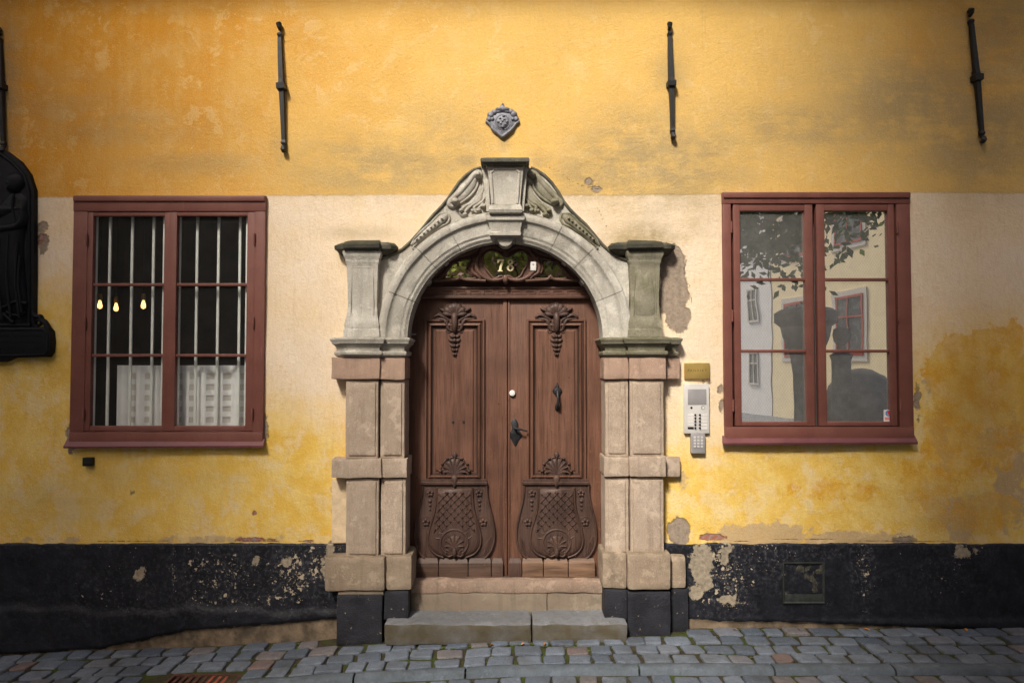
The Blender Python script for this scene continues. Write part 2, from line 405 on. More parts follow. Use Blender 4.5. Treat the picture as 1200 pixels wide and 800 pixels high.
def glass(name, refl, tint=(.96,.98,.96), wire=False, haze=0):
    m = bpy.data.materials.new(name); m.use_nodes = True
    n, l = m.node_tree.nodes, m.node_tree.links
    n.remove(n['Principled BSDF']); out = n['Material Output']
    tr = n.new('ShaderNodeBsdfTransparent'); tr.inputs[0].default_value = (*tint, 1)
    gl = n.new('ShaderNodeBsdfGlossy'); gl.inputs['Roughness'].default_value = .004; gl.inputs[0].default_value = (.97,.97,.97,1)
    tc = n.new('ShaderNodeTexCoord'); nz = n.new('ShaderNodeTexNoise'); nz.inputs['Scale'].default_value = 2.5; nz.inputs['Detail'].default_value = 1
    l.new(tc.outputs['Object'], nz.inputs['Vector'])
    bp = n.new('ShaderNodeBump'); bp.inputs['Distance'].default_value = .0012; bp.inputs['Strength'].default_value = .5
    l.new(nz.outputs[0], bp.inputs['Height']); l.new(bp.outputs[0], gl.inputs['Normal'])
    lw = n.new('ShaderNodeLayerWeight'); lw.inputs[0].default_value = .5
    fr = n.new('ShaderNodeMath'); fr.operation = 'POWER'; fr.inputs[1].default_value = 4.0; l.new(lw.outputs['Facing'], fr.inputs[0])
    ad = n.new('ShaderNodeMath'); ad.operation = 'ADD'; ad.inputs[1].default_value = refl; ad.use_clamp = True; l.new(fr.outputs[0], ad.inputs[0])
    mx = n.new('ShaderNodeMixShader'); l.new(ad.outputs[0], mx.inputs[0]); l.new(tr.outputs[0], mx.inputs[1]); l.new(gl.outputs[0], mx.inputs[2])
    res = mx.outputs[0]
    if haze:  # pale diffuse film that paints a hazy reflection onto the pane
        dn = n.new('ShaderNodeTexNoise'); dn.inputs['Scale'].default_value = 6; dn.inputs['Detail'].default_value = 8; l.new(tc.outputs['Object'], dn.inputs['Vector'])
        dm = n.new('ShaderNodeMapRange'); dm.inputs[1].default_value = .25; dm.inputs[2].default_value = .75; dm.inputs[3].default_value = haze*.6; dm.inputs[4].default_value = haze*1.4; l.new(dn.outputs[0], dm.inputs[0])
        dd = n.new('ShaderNodeBsdfDiffuse'); dd.inputs[0].default_value = (.62,.60,.56,1)
        md = n.new('ShaderNodeMixShader'); l.new(dm.outputs[0], md.inputs[0]); l.new(res, md.inputs[1]); l.new(dd.outputs[0], md.inputs[2]); res = md.outputs[0]
    if wire:
        t = NT.__new__(NT); t.m, t.n, t.l, t.co = m, n, l, tc.outputs['Object']
        sx = n.new('ShaderNodeSeparateXYZ'); l.new(t.co, sx.inputs[0])
        k = 26.0
        def tri(sgn):
            s_ = t.math('MULTIPLY', t.math('ADD', t.math('MULTIPLY', sx.outputs[0], 1.55), t.math('MULTIPLY', sx.outputs[2], sgn)), k)
            return t.math('ABSOLUTE', t.math('SUBTRACT', t.math('FRACT', s_), .5))
        w = t.lin(t.math('MINIMUM', tri(1.0), tri(-1.0)), .03, .075, .20, 0)
        df = n.new('ShaderNodeBsdfDiffuse'); df.inputs[0].default_value = (.40,.42,.42,1)
        m2 = n.new('ShaderNodeMixShader'); l.new(w, m2.inputs[0]); l.new(res, m2.inputs[1]); l.new(df.outputs[0], m2.inputs[2]); res = m2.outputs[0]
    l.new(res, out.inputs[0]); M[name] = m
glass('pane_clear', .10, haze=.025)
glass('pane_wired', .80, wire=True, haze=.13)
glass('pane_transom', .68)
def emit(name, c, s):
    t = NT(name); t.b.inputs['Emission Color'].default_value = (*c, 1); t.b.inputs['Emission Strength'].default_value = s; M[name] = t.m
emit('bulb_lit', (1, .55, .18), 3.2)

# ------------------------------------------------------------------ the yellow house
house = empty('yellow_house'); mark(house, 'ochre plastered house front with black plinth, arched stone doorway and two red windows', 'house')

def ell(px, py, cx, cy, rx, ry): return (np.sqrt(((px-cx)/rx)**2+((py-cy)/ry)**2)-1)*min(rx, ry)
def sstep(v, a, b):
    t = np.clip((v-a)/(b-a), 0, 1); return t*t*(3-2*t)
def polydist(px, py, pts):
    d = np.full(px.shape, 1e9)
    for (ax, ay), (bx, by) in zip(pts, pts[1:]):
        vx, vy = bx-ax, by-ay; t = np.clip(((px-ax)*vx+(py-ay)*vy)/(vx*vx+vy*vy), 0, 1)
        d = np.minimum(d, np.hypot(px-ax-vx*t, py-ay-vy*t))
    return d
def gridmesh(name, xs, zs, yfun, keep, mat, attrs, parent):
    X, Z = np.meshgrid(xs, zs); Y = yfun(X, Z)
    co = np.stack([X, Y, Z], -1).reshape(-1, 3)
    nx, nz = len(xs), len(zs)
    xc, zc = np.meshgrid((xs[:-1]+xs[1:])/2, (zs[:-1]+zs[1:])/2)
    k = keep(xc, zc)
    ii = (np.arange(nz-1)[:, None]*nx + np.arange(nx-1)[None, :])[k]
    fa = np.stack([ii, ii+1, ii+1+nx, ii+nx], -1)
    me = bpy.data.meshes.new(name)
    me.vertices.add(len(co)); me.vertices.foreach_set('co', co.ravel())
    nf = len(fa); me.loops.add(nf*4); me.loops.foreach_set('vertex_index', fa.ravel().astype(np.int32))
    me.polygons.add(nf); me.polygons.foreach_set('loop_start', np.arange(0, nf*4, 4, dtype=np.int32))
    me.polygons.foreach_set('use_smooth', np.ones(nf, bool))
    me.update(calc_edges=True)
    px, py = PX(X.ravel(), 0*X.ravel(), Z.ravel())
    for kname, v in attrs(px, py).items():
        a = me.attributes.new(kname, 'FLOAT', 'POINT'); a.data.foreach_set('value', np.asarray(v, np.float32))
    if name == 'plinth':
        for v in me.vertices[(nz-2)*nx:]:
            v.co.z += .016*noise.noise(Vector((v.co.x*3.5, 1, 2)))+.009*noise.noise(Vector((v.co.x*17, 4, 2)))
    me.materials.append(mat)
    o = bpy.data.objects.new(name, me); C.objects.link(o); o.parent = parent; return o

WL = (86, 229, 308, 519); WR = (847, 225, 1072, 515)             # window casings in the photo
def rectm(w, y=0): (a, b), (c, d) = P(w[0], w[1], y), P(w[2], w[3], y); return a, c, d, b
def wall_keep(x, z):
    k = np.ones(x.shape, bool)
    for w in (WL, WR):
        x0, x1, z0, z1 = rectm(w); k &= ~((x > x0+.04) & (x < x1-.04) & (z > z0+.04) & (z < z1-.04))
    k &= ~((np.abs(x+.06) < 1.02) & (z < 2.7)); k &= ~(np.hypot(x+.06, z-2.65) < 1.0)
    return k
def wall_attrs(px, py):
    A = {}
    A['upper'] = np.clip((229.5+.8*np.sin(px/90)-.0045*(px-330)-py)/3.0, -1, 1)
    b = np.interp(px, [0, 40, 85, 200, 310, 400, 780, 845, 1000, 1072, 1100, 1200], [340, 335, 340, 440, 470, 500, 520, 515, 480, 420, 395, 380])
    A['cream'] = np.clip(1.0-sstep(py, b-75, b+65), 0, 1)
    A['orange'] = np.clip(1.15-(px/560.0)-(py/900.0), 0, 1) + .55*sstep(px, 860, 1150)*(1-sstep(py, 60, 230))*.8  # right-hand term paints corner falloff as deeper ochre
    st = np.zeros(px.shape)
    for cx, cy, rx, ry, s in [(770,190,130,75,.9),(690,205,60,40,.8),(840,185,60,80,.5),(460,195,140,45,.75),(520,165,80,60,.5),(420,210,80,22,.6),(950,150,130,34,.7),(1080,120,140,70,.85),(1150,150,110,90,.9),(1180,40,90,80,.7),(60,120,90,40,.35),(130,150,120,25,.4),(240,192,110,16,.4),(590,163,9,22,.6),(545,188,22,14,.8),(634,186,22,14,.8),(752,280,62,26,.95),(425,272,48,10,.5),  # upper right blobs strengthened to darken that corner as well
                             (328,175,14,30,.5),(786,95,26,50,.6),(1145,100,34,110,.8),(5,110,26,120,.8),(812,255,30,40,.35),(1150,480,50,70,.3),(60,590,80,40,.35),(1120,600,70,45,.45),(190,560,110,25,.25),(700,250,24,30,.35)]:
        st = np.maximum(st, s*np.exp(-1.3*np.maximum(0, ((px-cx)/rx)**2+((py-cy)/ry)**2)**1.2))
    A['stain_and_falloff'] = st
    pe = np.full(px.shape, 99.0)
    for e in [(788,312,15,24),(790,345,17,28),(795,372,15,17),(778,300,14,14),(796,622,13,17),(48,266,9,6),(50,284,6,11),(310,500,4,14),(690,213,5,4),(700,222,6,3),(845,455,3,5),(846,480,2,9),(83,508,4,16),(1060,632,11,5),(1075,470,3,12),(395,640,12,8),(820,448,6,2),(157,577,4,2)]:
        pe = np.minimum(pe, ell(px, py, *e))
    A['peel'] = pe/130
    br = np.full(px.shape, 99.0)
    for e in [(834,629,17,4),(297,632,22,2.5),(360,634,8,1.5),(50,278,6,3),(298,601,3,2.5),(46,284,3,2)]: br = np.minimum(br, ell(px, py, *e))
    A['brick'] = br/130
    wo = np.zeros(px.shape)
    for cx, cy, rx, ry, s in [(890,628,70,18,1),(1000,632,90,12,.9),(1125,612,26,34,.9),(1105,520,18,70,.6),(1185,560,26,80,.8),(1160,520,20,30,.7),(1085,440,14,40,.5),(640,640,10,10,.3),(395,600,14,40,.6),(250,632,120,8,.6),(60,632,80,8,.5),(800,560,14,40,.5),(1120,420,60,14,.3)]:
        wo = np.maximum(wo, s*np.exp(-((px-cx)/rx)**2-((py-cy)/ry)**2))
    A['worn'] = wo
    sa = np.full(px.shape, 99.0)
    for e in [(1125,440,42,48),(1165,425,42,44),(1108,520,26,62),(1150,500,50,60),(1190,440,30,60),(1150,600,46,24),(1098,590,16,30),(1075,560,20,26),(985,575,46,10)]: sa = np.minimum(sa, ell(px, py, *e))
    A['sat'] = sa/130
    ck = np.full(px.shape, 99.0)
    for l in [[(640,195),(658,203),(668,212),(684,218),(702,222)],[(700,243),(706,256),(712,268)],[(806,300),(801,318),(809,336),(811,356)],[(60,632),(140,634),(230,633),(330,634)],[(860,634),(940,631),(1030,634),(1180,633)]]:
        ck = np.minimum(ck, polydist(px, py, l))
    A['crack'] = np.minimum(ck/130, .3)
    return A
xs = np.concatenate([np.arange(-7.5, -5.0, .25), np.arange(-5.0, 5.0, .016), np.arange(5.0, 7.6, .25)])
zs = np.concatenate([np.arange(.4, 6.0, .016), np.arange(6.0, 7.01, .2)])
def wall_y(X, Z):
    return .004*np.sin(X*2.1+Z*1.3)+.003*np.sin(X*5.3-Z*4.1+1)+.002*np.sin(X*11+Z*9)
gridmesh('wall', xs, zs, wall_y, wall_keep, M['plaster'], wall_attrs, house)

zt = P(600, 637, -.03)[1]
xs2 = np.arange(-7.5, 7.51, .018); zs2 = np.concatenate([np.arange(-.55, zt-.004, .018), [zt-.003, zt]])
def pl_keep(x, z):
    return ~((x > -1.55) & (x < 1.5) & (np.abs(x+.06) < 1.0))
def pl_attrs(px, py):
    A = {}
    ch = np.zeros(px.shape)
    for cx, cy, rx, ry, s in [(350,670,45,40,1),(260,670,70,45,.75),(150,690,90,40,.4),(845,670,40,50,1),(1010,660,14,50,.9),(950,645,70,10,.6),(1100,670,60,40,.35),(900,650,40,40,.6),(300,700,110,10,.8),(390,660,18,50,1),(1130,640,40,8,.6),(205,670,4,40,.9),(325,670,4,40,1),(600,640,600,3,.7),(1115,670,4,40,.5)]:
        ch = np.maximum(ch, s*np.exp(-((px-cx)/rx)**2-((py-cy)/ry)**2))
    A['chip'] = ch
    pe = np.full(px.shape, 99.0)
    for e in [(822,662,14,26),(815,690,12,10),(848,650,8,14),(166,671,5,5),(388,660,8,20),(850,700,16,6),(1128,645,12,7),(335,658,4,3),(300,655,3,2)]: pe = np.minimum(pe, ell(px, py, *e))
    A['peel'] = pe/130
    edge = np.interp(px, [0, 120, 170, 220, 330, 395, 780, 850, 900, 1000, 1200], [765, 758, 748, 737, 729, 723, 722, 727, 727, 730, 738])
    A['base'] = (edge-py)/130
    return A
def pl_y(X, Z):
    px, py = PX(X.ravel(), 0*X.ravel(), Z.ravel()); py = py.reshape(X.shape); px = px.reshape(X.shape)
    Y = -.032 + .005*np.sin(X*3+Z*7)+.003*np.sin(X*17+Z*13)
    Y = Y - np.where(px < 600, .020*sstep(py+3*np.sin(px/31)+2*np.sin(px/11), 708, 718) + .0*py, .012*sstep(py, 722, 727))
    e = np.interp(px, [0, 120, 170, 220, 330, 395, 780, 850, 900, 1000, 1200], [765, 758, 748, 737, 729, 723, 722, 727, 727, 730, 738])
    Y = Y + .03*sstep(py, e-3, e+2) + .008*np.sin(X*23)*sstep(py, e, e+6)
    Y[-1, :] = .02
    return Y
gridmesh('plinth', xs2, zs2, pl_y, pl_keep, M['plinth'], pl_attrs, house)

# unseen eaves, deepened to shade the top of the wall; side and back walls, roof: the house as a body
simple('roof_tile', (.25,.09,.055), .85, .3, 6, .01)
mb = MB(); mb.prism([(-1.15, 7.0), (-1.15, 7.16), (5.0, 12.5), (10.75, 7.16), (10.75, 7.0), (5, 7.05)], 0, 15.2)
o = mb.build('roof', M['roof_tile'], house); o.rotation_euler = (0, 0, 0); o.data.transform(Matrix(((0,1,0,0),(1,0,0,0),(0,0,1,0),(0,0,0,1))) ); o.location = (-7.6, 0, 0)
mb = MB(); mb.box(-7.5, -7.3, .03, 10, -.5, 7.0); mb.box(7.3, 7.5, .03, 10, -.5, 7.0); mb.box(-7.3, 7.3, 9.8, 10, -.5, 7.0)
simple('plain_ochre', (.70,.42,.12), .9, .1, 3)
mb.build('rear_wall', M['plain_ochre'], house)

# dark rooms behind the two windows and the hall behind the door (open towards the street)
def room(x0, x1, y0, y1, z0, z1):
    mb = MB(); v = [mb.V(x, y, z) for x in (x0, x1) for y in (y0, y1) for z in (z0, z1)]
    for q in ((0,1,3,2),(4,6,7,5),(0,4,5,1),(0,2,6,4),(1,5,7,3),(2,3,7,6)):
        if q == (0,4,5,1): continue
        mb.face([v[i] for i in q])
    return mb
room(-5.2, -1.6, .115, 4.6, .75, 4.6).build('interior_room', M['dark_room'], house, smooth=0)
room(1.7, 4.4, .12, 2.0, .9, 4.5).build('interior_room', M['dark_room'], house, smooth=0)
room(-1.5, 1.5, .33, .62, .0, 4.2).build('interior_room', M['dark_room'], house, smooth=0)

# ------------------------------------------------------------------ windows
def window(cas, sashes, rows, glassmat, label, bars, jx):
    x0, x1, z0, z1 = rectm(cas, -.045)
    w = MB()
    bw = .112
    zt0 = P(0, sashes[0][1]-.5, -.045)[1]; zb0 = P(0, sashes[0][3]+1, -.045)[1]
    xl = P(sashes[0][0]-1, 380, -.045)[0]; xr = P(sashes[1][2]+1, 380, -.045)[0]
    w.box(x0, x1, -.045, .13, zt0, z1, .006)                     # head board
    w.box(x0+.004, x1-.004, -.060, -.02, z1-.055, z1-.006, .008)  # drip moulding on it
    w.box(x0+.002, xl, -.041, .13, zb0+.001, zt0-.001, .006)
    w.box(xr, x1-.002, -.041, .13, zb0+.001, zt0-.001, .006)
    w.box(x0+.003, x1-.003, -.047, .13, z0+.0, zb0, .006)
    wo = w.build('window', M['red'], house); mark(wo, label)
    s = MB()                                                      # sloping sill flashing
    e = .022
    a = [(x0-e, -.03, z0+.035), (x1+.01, -.03, z0+.035), (x1+.012, -.074, z0-.018), (x0-e-.004, -.078, z0-.026)]
    b = [(x0-e, -.03, z0-.03), (x1+.01, -.03, z0-.03), (x1+.012, -.071, z0-.036), (x0-e-.004, -.074, z0-.043)]
    s.rings([a, b]); s.build('sill', M['sill_paint'], wo)
    for k, (sx0, sy0, sx1, sy1, p0, p1) in enumerate(sashes):
        s = MB(); yf = -.034-.003*k
        xa, za = P(sx0, sy0, yf); xb, zb = P(sx1, sy1, yf)
        pa, ra = P(p0, rows[0][0], yf); pb, rb = P(p1, rows[-1][1], yf)
        s.box(xa, pa, yf, .02, zb, za, .006); s.box(pb, xb, yf, .02, zb, za, .006)
        s.box(pa-.001, pb+.001, yf+.002, .02, ra, za-.001, .006); s.box(pa-.001, pb+.001, yf+.002, .02, zb+.001, rb, .006)
        for (u0, u1), (v0, v1) in zip(rows, rows[1:]):
            s.box(pa-.001, pb+.001, yf+.010, .015, P(0, v0, yf)[1], P(0, u1, yf)[1], .008)
        s.build('sash', M['red'], wo)
        g = MB(); v = [g.V(pa-.003, -.004, rb-.003), g.V(pb+.003, -.004, rb-.003), g.V(pb+.003, -.004, ra+.003), g.V(pa-.003, -.004, ra+.003)]
        g.face(v); g.build('pane', glassmat, wo, smooth=0)
        t = MB()                                                  # white inner casement edge behind the glass
        (ia, ja), (ib, jb) = P(p0, rows[0][0], .025), P(p1, rows[-1][1], .025)
        if bars: t.box(ia-.02, ia+.030, .025, .06, jb-.05, ja+.05, .004)
        t.box(ib-(.012 if bars else .022), ib+.04, .026, .06, jb-.05, ja+.05, .004)
        t.build('inner_casement', M['white_paint'], wo)
    for side, xh in ((0, xl), (1, xr)):
        for yh in jx:
            h = MB(); zc = P(0, yh, -.06)[1]
            h.lathe(xh, -.052, [(.0, zc-.055), (.009, zc-.052), (.011, zc), (.009, zc+.052), (.0, zc+.055)], 8)
            h.build('hinge', M['red'], wo)
    return wo
wl = window(WL, [(101, 248, 197.7, 505, 109.5, 189), (198.4, 248, 296, 505, 207.5, 287)], [(253, 331.5), (335, 414.5), (418, 499)], M['pane_clear'],
       'left window with white security bars behind its panes', True, (280, 378, 485))
wr = window(WR, [(859, 239, 955.6, 499, 867, 946), (956.3, 239, 1052, 499, 966, 1044.5)], [(247, 325.5), (329, 409.5), (413, 494)], M['pane_wired'],
       'right window with wired panes mirroring a tree and houses', False, (266, 370, 475))
for px in (130, 156, 181, 232, 257, 282):
    b = MB(); x, za = P(px, 240, .075); zb = P(px, 515, .075)[1]
    b.box(x-.0115, x+.0115, .067, .085, zb, za, .003); b.build('security_bar', M['white_paint'], wl)
simple('blind_grey', (.38,.38,.37), .8, .12, 3, .001)
b = MB(); x0, x1, z0, z1 = rectm(WR, .10); b.box(x0-.1, x1+.1, .11, .115, z0-.1, z1+.1); b.build('blind', M['blind_grey'], wr)

# half curtain, corrugated, with rows of square holes
def curtain():
    mb = MB(); (xa, zt_), (xb, zb_) = P(136, 428, .125), P(292, 502, .125)
    holes = []
    cols = [(151,159),(169.5,177),(189,196),(208,212.5),(223,230),(242.5,250),(262,270),(281.5,289)]
    rws = [(437,444),(450,457),(463,469.5),(476,482),(488.5,495)]
    xsn = sorted(set([xa, xb] + [P(c, 450, .125)[0] for cc in cols for c in cc] + list(np.linspace(xa, xb, 90))))
    zsn = sorted(set([zt_, zb_] + [P(200, r, .125)[1] for rr in rws for r in rr] + list(np.linspace(zb_, zt_, 8))))
    hx = [(P(a, 450, .125)[0], P(b_, 450, .125)[0]) for a, b_ in cols]; hz = [(P(200, b_, .125)[1], P(200, a, .125)[1]) for a, b_ in rws]
    per = P(169.5, 450, .125)[0]-P(150.5, 450, .125)[0]
    def yy(x): return .125 + .022*math.cos((x-xa)/per*2*math.pi)
    vs = [[mb.V(x, yy(x), z) for x in xsn] for z in zsn]
    for j in range(len(zsn)-1):
        for i in range(len(xsn)-1):
            xc, zc = (xsn[i]+xsn[i+1])/2, (zsn[j]+zsn[j+1])/2
            if any(a < xc < b_ for a, b_ in hx) and any(a < zc < b_ for a, b_ in hz): continue
            mb.face((vs[j][i], vs[j][i+1], vs[j+1][i+1], vs[j+1][i]))
    t = mb.build('half_curtain', M['curtain'])
    mark(t, 'white pleated half curtain with rows of square holes behind the lower panes', 'curtain')
    l = MB(); l.rings([[(x, yy(x)+.007, zb_+.002) for x in xsn], [(x, yy(x)+.007, zt_-.004) for x in xsn]], False, False, False)
    l.build('lining', M['curtain_lining'], t)
curtain()

for px, py, d, lb in ((117, 357, 1.0, 'lit bare bulb pendant nearest the window edge, leftmost of three'), (136, 360, 1.15, 'lit bare bulb pendant hanging lowest, between the other two'), (168, 357, .9, 'lit bare bulb pendant farthest from the other two, rightmost of three')):
    x, z = P(px, py, d)
    r = empty('pendant_lamp', (x, d, z)); mark(r, lb, 'pendant lamp', 'bare bulb lamps behind the barred window')
    m = MB(); m.tube([(0, 0, .10), (0, .0, 4.58-z)], .004, 6); m.build('cord', M['iron'], r)
    m = MB(); m.lathe(0, 0, [(0, .115), (.018, .11), (.024, .07), (.02, .045), (0, .045)], 12); m.build('socket', M['brass'], r)
    m = MB(); m.lathe(0, 0, [(.010, .045), (.017, .02), (.024, -.01), (.020, -.034), (.0, -.044)], 12); m.build('bulb', M['bulb_lit'], r)

# ------------------------------------------------------------------ stone doorway
BK = ppts([(443, 396), (443, 305), (455, 300), (463, 297), (472, 292), (482, 283), (491, 273), (500, 262), (508, 252), (518, 242), (526, 232), (530, 226), (538, 214), (547, 205), (556, 199), (564, 197)], -.04)
BKR = ppts([(622, 197), (629, 200), (638, 206), (646, 214), (654, 225), (660, 236), (668, 246), (676, 254), (686, 263), (696, 275), (706, 287), (716, 296), (725, 302), (737, 306), (737, 396)], -.04)
ACX, ACZ = P(592, 396.5, -.08)
K = 6.42/845
def R_(px): return px*K
arcpts = [(ACX+R_(125)*math.cos(a), ACZ+R_(125)*math.sin(a)) for a in np.linspace(0, math.pi, 40)]
mb = MB(); mb.prism(BK + BKR + arcpts, -.045, .03)
portal = mb.build('doorway_surround', M['sandstone'], house); mark(portal, 'carved stone doorway surround with scrolled gable')

APROF = [(149, -.03), (149, -.115), (147.5, -.128), (145, -.133), (142, -.133), (139.5, -.126), (138, -.112), (136.5, -.104), (134, -.100), (124, -.092), (122.5, -.084), (121.5, -.080), (119.5, -.080), (118, -.074), (117, -.066), (115, -.060), (115, .12), (115, .275), (127, .275), (132, -.03)]
angs = [0, 22, 45.5, 63, 84, 96, 117, 134.5, 158, 180]
for a0, a1 in zip(angs, angs[1:]):
    g = .13; jr, jy = random.uniform(-.002, .002), random.uniform(-.002, .002)
    n = max(4, int((a1-a0)/2.5)); mb = MB(); rs = []
    for i in range(n+1):
        a = R(a0+g+(a1-a0-2*g)*i/n)
        rs.append([(ACX+(R_(r)+jr)*math.cos(a), y+jy, ACZ+(R_(r)+jr)*math.sin(a)) for r, y in APROF])
    mb.rings(rs)
    for v in mb.bm.verts: v.co += noise.noise_vector(v.co*9)*.003
    mb.build('arch_stone', M['sandstone'], portal, smooth=28)
for a in (36.5, 52, 128, 143.5):                                  # small lugs on the soffit
    mb = MB(); ca, sa = math.cos(R(a)), math.sin(R(a)); t = .028
    def q(r, s_, y): return (ACX+R_(r)*ca-s_*sa, y, ACZ+R_(r)*sa+s_*ca)
    mb.rings([[q(118, -t, y), q(118, t, y), q(113.2, t*.8, y), q(113.2, -t*.8, y)] for y in (-.02, .235)]); mb.build('soffit_lug', M['sandstone'], portal)
# keystone with its rounded drop
def kz(py, y): return P(592, py, y)[1]
mb = MB()
rs = []
for py, hw, yf in [(250, 22.5, -.13), (252, 23, -.165), (257.5, 22.5, -.165), (259.5, 20.5, -.15), (261, 19.5, -.145), (271, 17.5, -.138), (272.5, 18.5, -.15), (275.5, 18, -.15), (277, 16.5, -.12)]:
    z = kz(py, yf); x = ACX; h = hw*K
    rs.append([(x-h, yf, z), (x+h, yf, z), (x+h, .05, z), (x-h, .05, z)])
mb.rings(rs)
mb.build('keystone', M['sandstone'], portal)
mb = MB(); pts = []
for k in range(13):
    a = math.pi*(1+k/12); pts.append((ACX+9.5*K*math.cos(a), kz(279.5, -.06)+10*K*math.sin(a)))
pts = [(ACX-15*K, kz(275, -.06)), (ACX-14.5*K, kz(279, -.06))]+pts+[(ACX+14.5*K, kz(279, -.06)), (ACX+15*K, kz(275, -.06))]
mb.prism(pts, -.098, .27, .006); mb.build('keystone_drop', M['sandstone'], portal)
# gable block above the keystone
mb = MB()
rs = []
for py, hl, hr, yf in [(251, 16, 17, -.17), (249, 18.5, 19.5, -.195), (245.5, 19, 20, -.205), (241.5, 18, 19, -.19), (239, 16.5, 17.5, -.165), (230, 17, 18, -.155), (210, 19, 20, -.16), (197, 21, 21.5, -.175), (193.5, 22.5, 22.5, -.185)]:
    z = kz(py, yf); rs.append([(ACX-hl*K, yf, z), (ACX+hr*K, yf, z), (ACX+hr*K, .02, z), (ACX-hl*K, .02, z)])
mb.rings(rs)
zb_, zt_ = kz(238, -.17), kz(200, -.17)                            # raised border that leaves a sunk panel
for sg in (-1, 1):
    mb.stroke([(ACX+sg*14.2*K, zb_), (ACX+sg*16.6*K, zt_)], .013, -.160, 1.1)
mb.stroke([(ACX-12*K, zt_+.015), (ACX+12*K, zt_+.015)], .013, -.166, 1.1)
mb.stroke([(ACX-16.6*K, zt_-.02), (ACX-12*K, zt_+.015)], .012, -.164, 1.1); mb.stroke([(ACX+12*K, zt_+.015), (ACX+16.6*K, zt_-.02)], .012, -.164, 1.1)
for sg in (-1, 1):                                                 # side wings
    x0 = ACX+sg*20*K; x1 = ACX+sg*26.5*K; x2 = ACX+sg*17.5*K; x3 = ACX+sg*22*K
    mb.prism([(x2, kz(248, -.1)), (x3, kz(248, -.1)), (x1, kz(192, -.1)), (x0, kz(192, -.1))], -.115-.001*sg, .02, .005)
mb.build('gable_block', M['sandstone'], portal)
mb = MB(); mb.rlathe(ACX-21*K, ACX+21*K, -.18, .03, [(kz(195, -.2), 0), (kz(193, -.2), .012), (kz(192, -.22), .03), (kz(190.5, -.22), .035), (kz(189, -.24), .052), (kz(186.5, -.24), .056), (kz(184.5, -.24), .05), (kz(184, -.2), .0)])
for v in mb.bm.verts: v.co += noise.noise_vector(v.co*7)*.005
mb.build('gable_cap', M['capstone'], portal)

def mir(l): return [(1184-a+ (0), b) for a, b in l]
def scrolls(side):
    f = (lambda l: l) if side < 0 else mir
    def pp(l): return smooth_path(ppts(f(l), -.05), 5)
    mb = MB(); Y = -.043
    def st(l, r0, r1, r2=None, hf=1.0):
        q = pp(l); n = len(q)
        rr = [(r0+(r1-r0)*min(1, i/(n*.55)) if i < n*.55 else r1+((r2 if r2 is not None else r1)-r1)*(i-n*.55)/(n*.45))*K for i in range(n)]
        mb.stroke(q, rr, Y, hf)
    def leaf(l, h): mb.pillow(smooth_loop(ppts(f(l), -.05), 4), Y, h)
    # upper acanthus: broad body from the top volute down to the low outer volute
    leaf([(563,203),(556,204),(549,211),(541,219),(532,230),(527,238),(530,241),(540,238),(549,231),(556,221),(560,212)], .03)
    st([(559,208),(563,206),(562,202),(558,203),(554,207),(549,214),(541,223),(533,231),(528,236),(527,240),(531,242),(535,239)], 2.6, 4.6, 2.6, 1.4)
    mb.pillow([(P(*f([(560,206)])[0], -.05)[0]+4.2*K*math.cos(a), P(*f([(560,206)])[0], -.05)[1]+4.2*K*math.sin(a)) for a in np.linspace(0, 6.0, 10)], Y-.01, .085)
    mb.pillow([(P(*f([(534,237)])[0], -.05)[0]+5.2*K*math.cos(a), P(*f([(534,237)])[0], -.05)[1]+4.6*K*math.sin(a)) for a in np.linspace(0, 6.0, 10)], Y-.01, .085)
    st([(561,212),(558,221),(551,230),(543,236),(535,241)], 1.6, 2.2, 1, 1.7)
    st([(560,209),(553,218),(545,226),(537,232)], .8, 1.4, .8, 1.6)
    st([(565,213),(566,222),(562,231),(555,237),(547,241),(541,246),(540,250),(543,253),(546,251)], 1.4, 2.6, 2, 1.7)
    st([(567,217),(569,226),(566,235),(560,240),(556,243),(557,248),(561,249),(563,246)], 1.2, 2.4, 1.8, 1.7)
    leaf([(565,212),(568,222),(566,234),(561,240),(553,243),(548,249),(543,253),(540,248),(545,241),(554,232),(561,223)], .028)
    st([(563,214),(564,226),(559,236),(550,243),(543,251)], 1.2, 2.4, 2.6, 1.6)
    st([(567,224),(566,236),(560,245),(552,247)], 1.2, 2.2, 2.4, 1.5)
    for c in ((545,252),(561,247),(567,242),(541,247)):
        x, z = P(*f([c])[0], -.05); mb.pillow([(x+3.6*K*math.cos(a), z+3.2*K*math.sin(a)) for a in np.linspace(0, 6.0, 9)], Y, .06)
    # lower S-scroll
    leaf([(526,250),(518,250),(509,258),(499,268),(489,278),(482,285),(484,288),(493,283),(505,274),(515,266),(524,258)], .045)
    st([(517,257),(521,253),(525,251),(527,256),(524,262),(516,266),(505,273),(494,281),(487,287),(484,291),(488,292)], 1.4, 1.9, 1.4, 1.8)
    st([(521,250),(514,252),(505,261),(495,270),(486,279),(482,287)], 1.2, 1.8, 1.4, 1.8)
    for i in range(8):
        t = i/7; c = (518-29*t, 257+24*t)
        x, z = P(*f([c])[0], -.05); mb.pillow([(x+1.9*K*math.cos(a), z+1.6*K*math.sin(a)) for a in np.linspace(0, 6.0, 7)], Y-.02, .042)
    # bead along the gable's edge
    o = mb.build('scroll', M['mossy' if side > 0 else 'sandstone'], portal, smooth=50)
for sd in (-1, 1): scrolls(sd)
for l in (BK[1:], BKR[:-1]):
    mb = MB(); mb.stroke(l, .016, -.043, 1.3); mb.build('gable_edge', M['capstone'], portal)

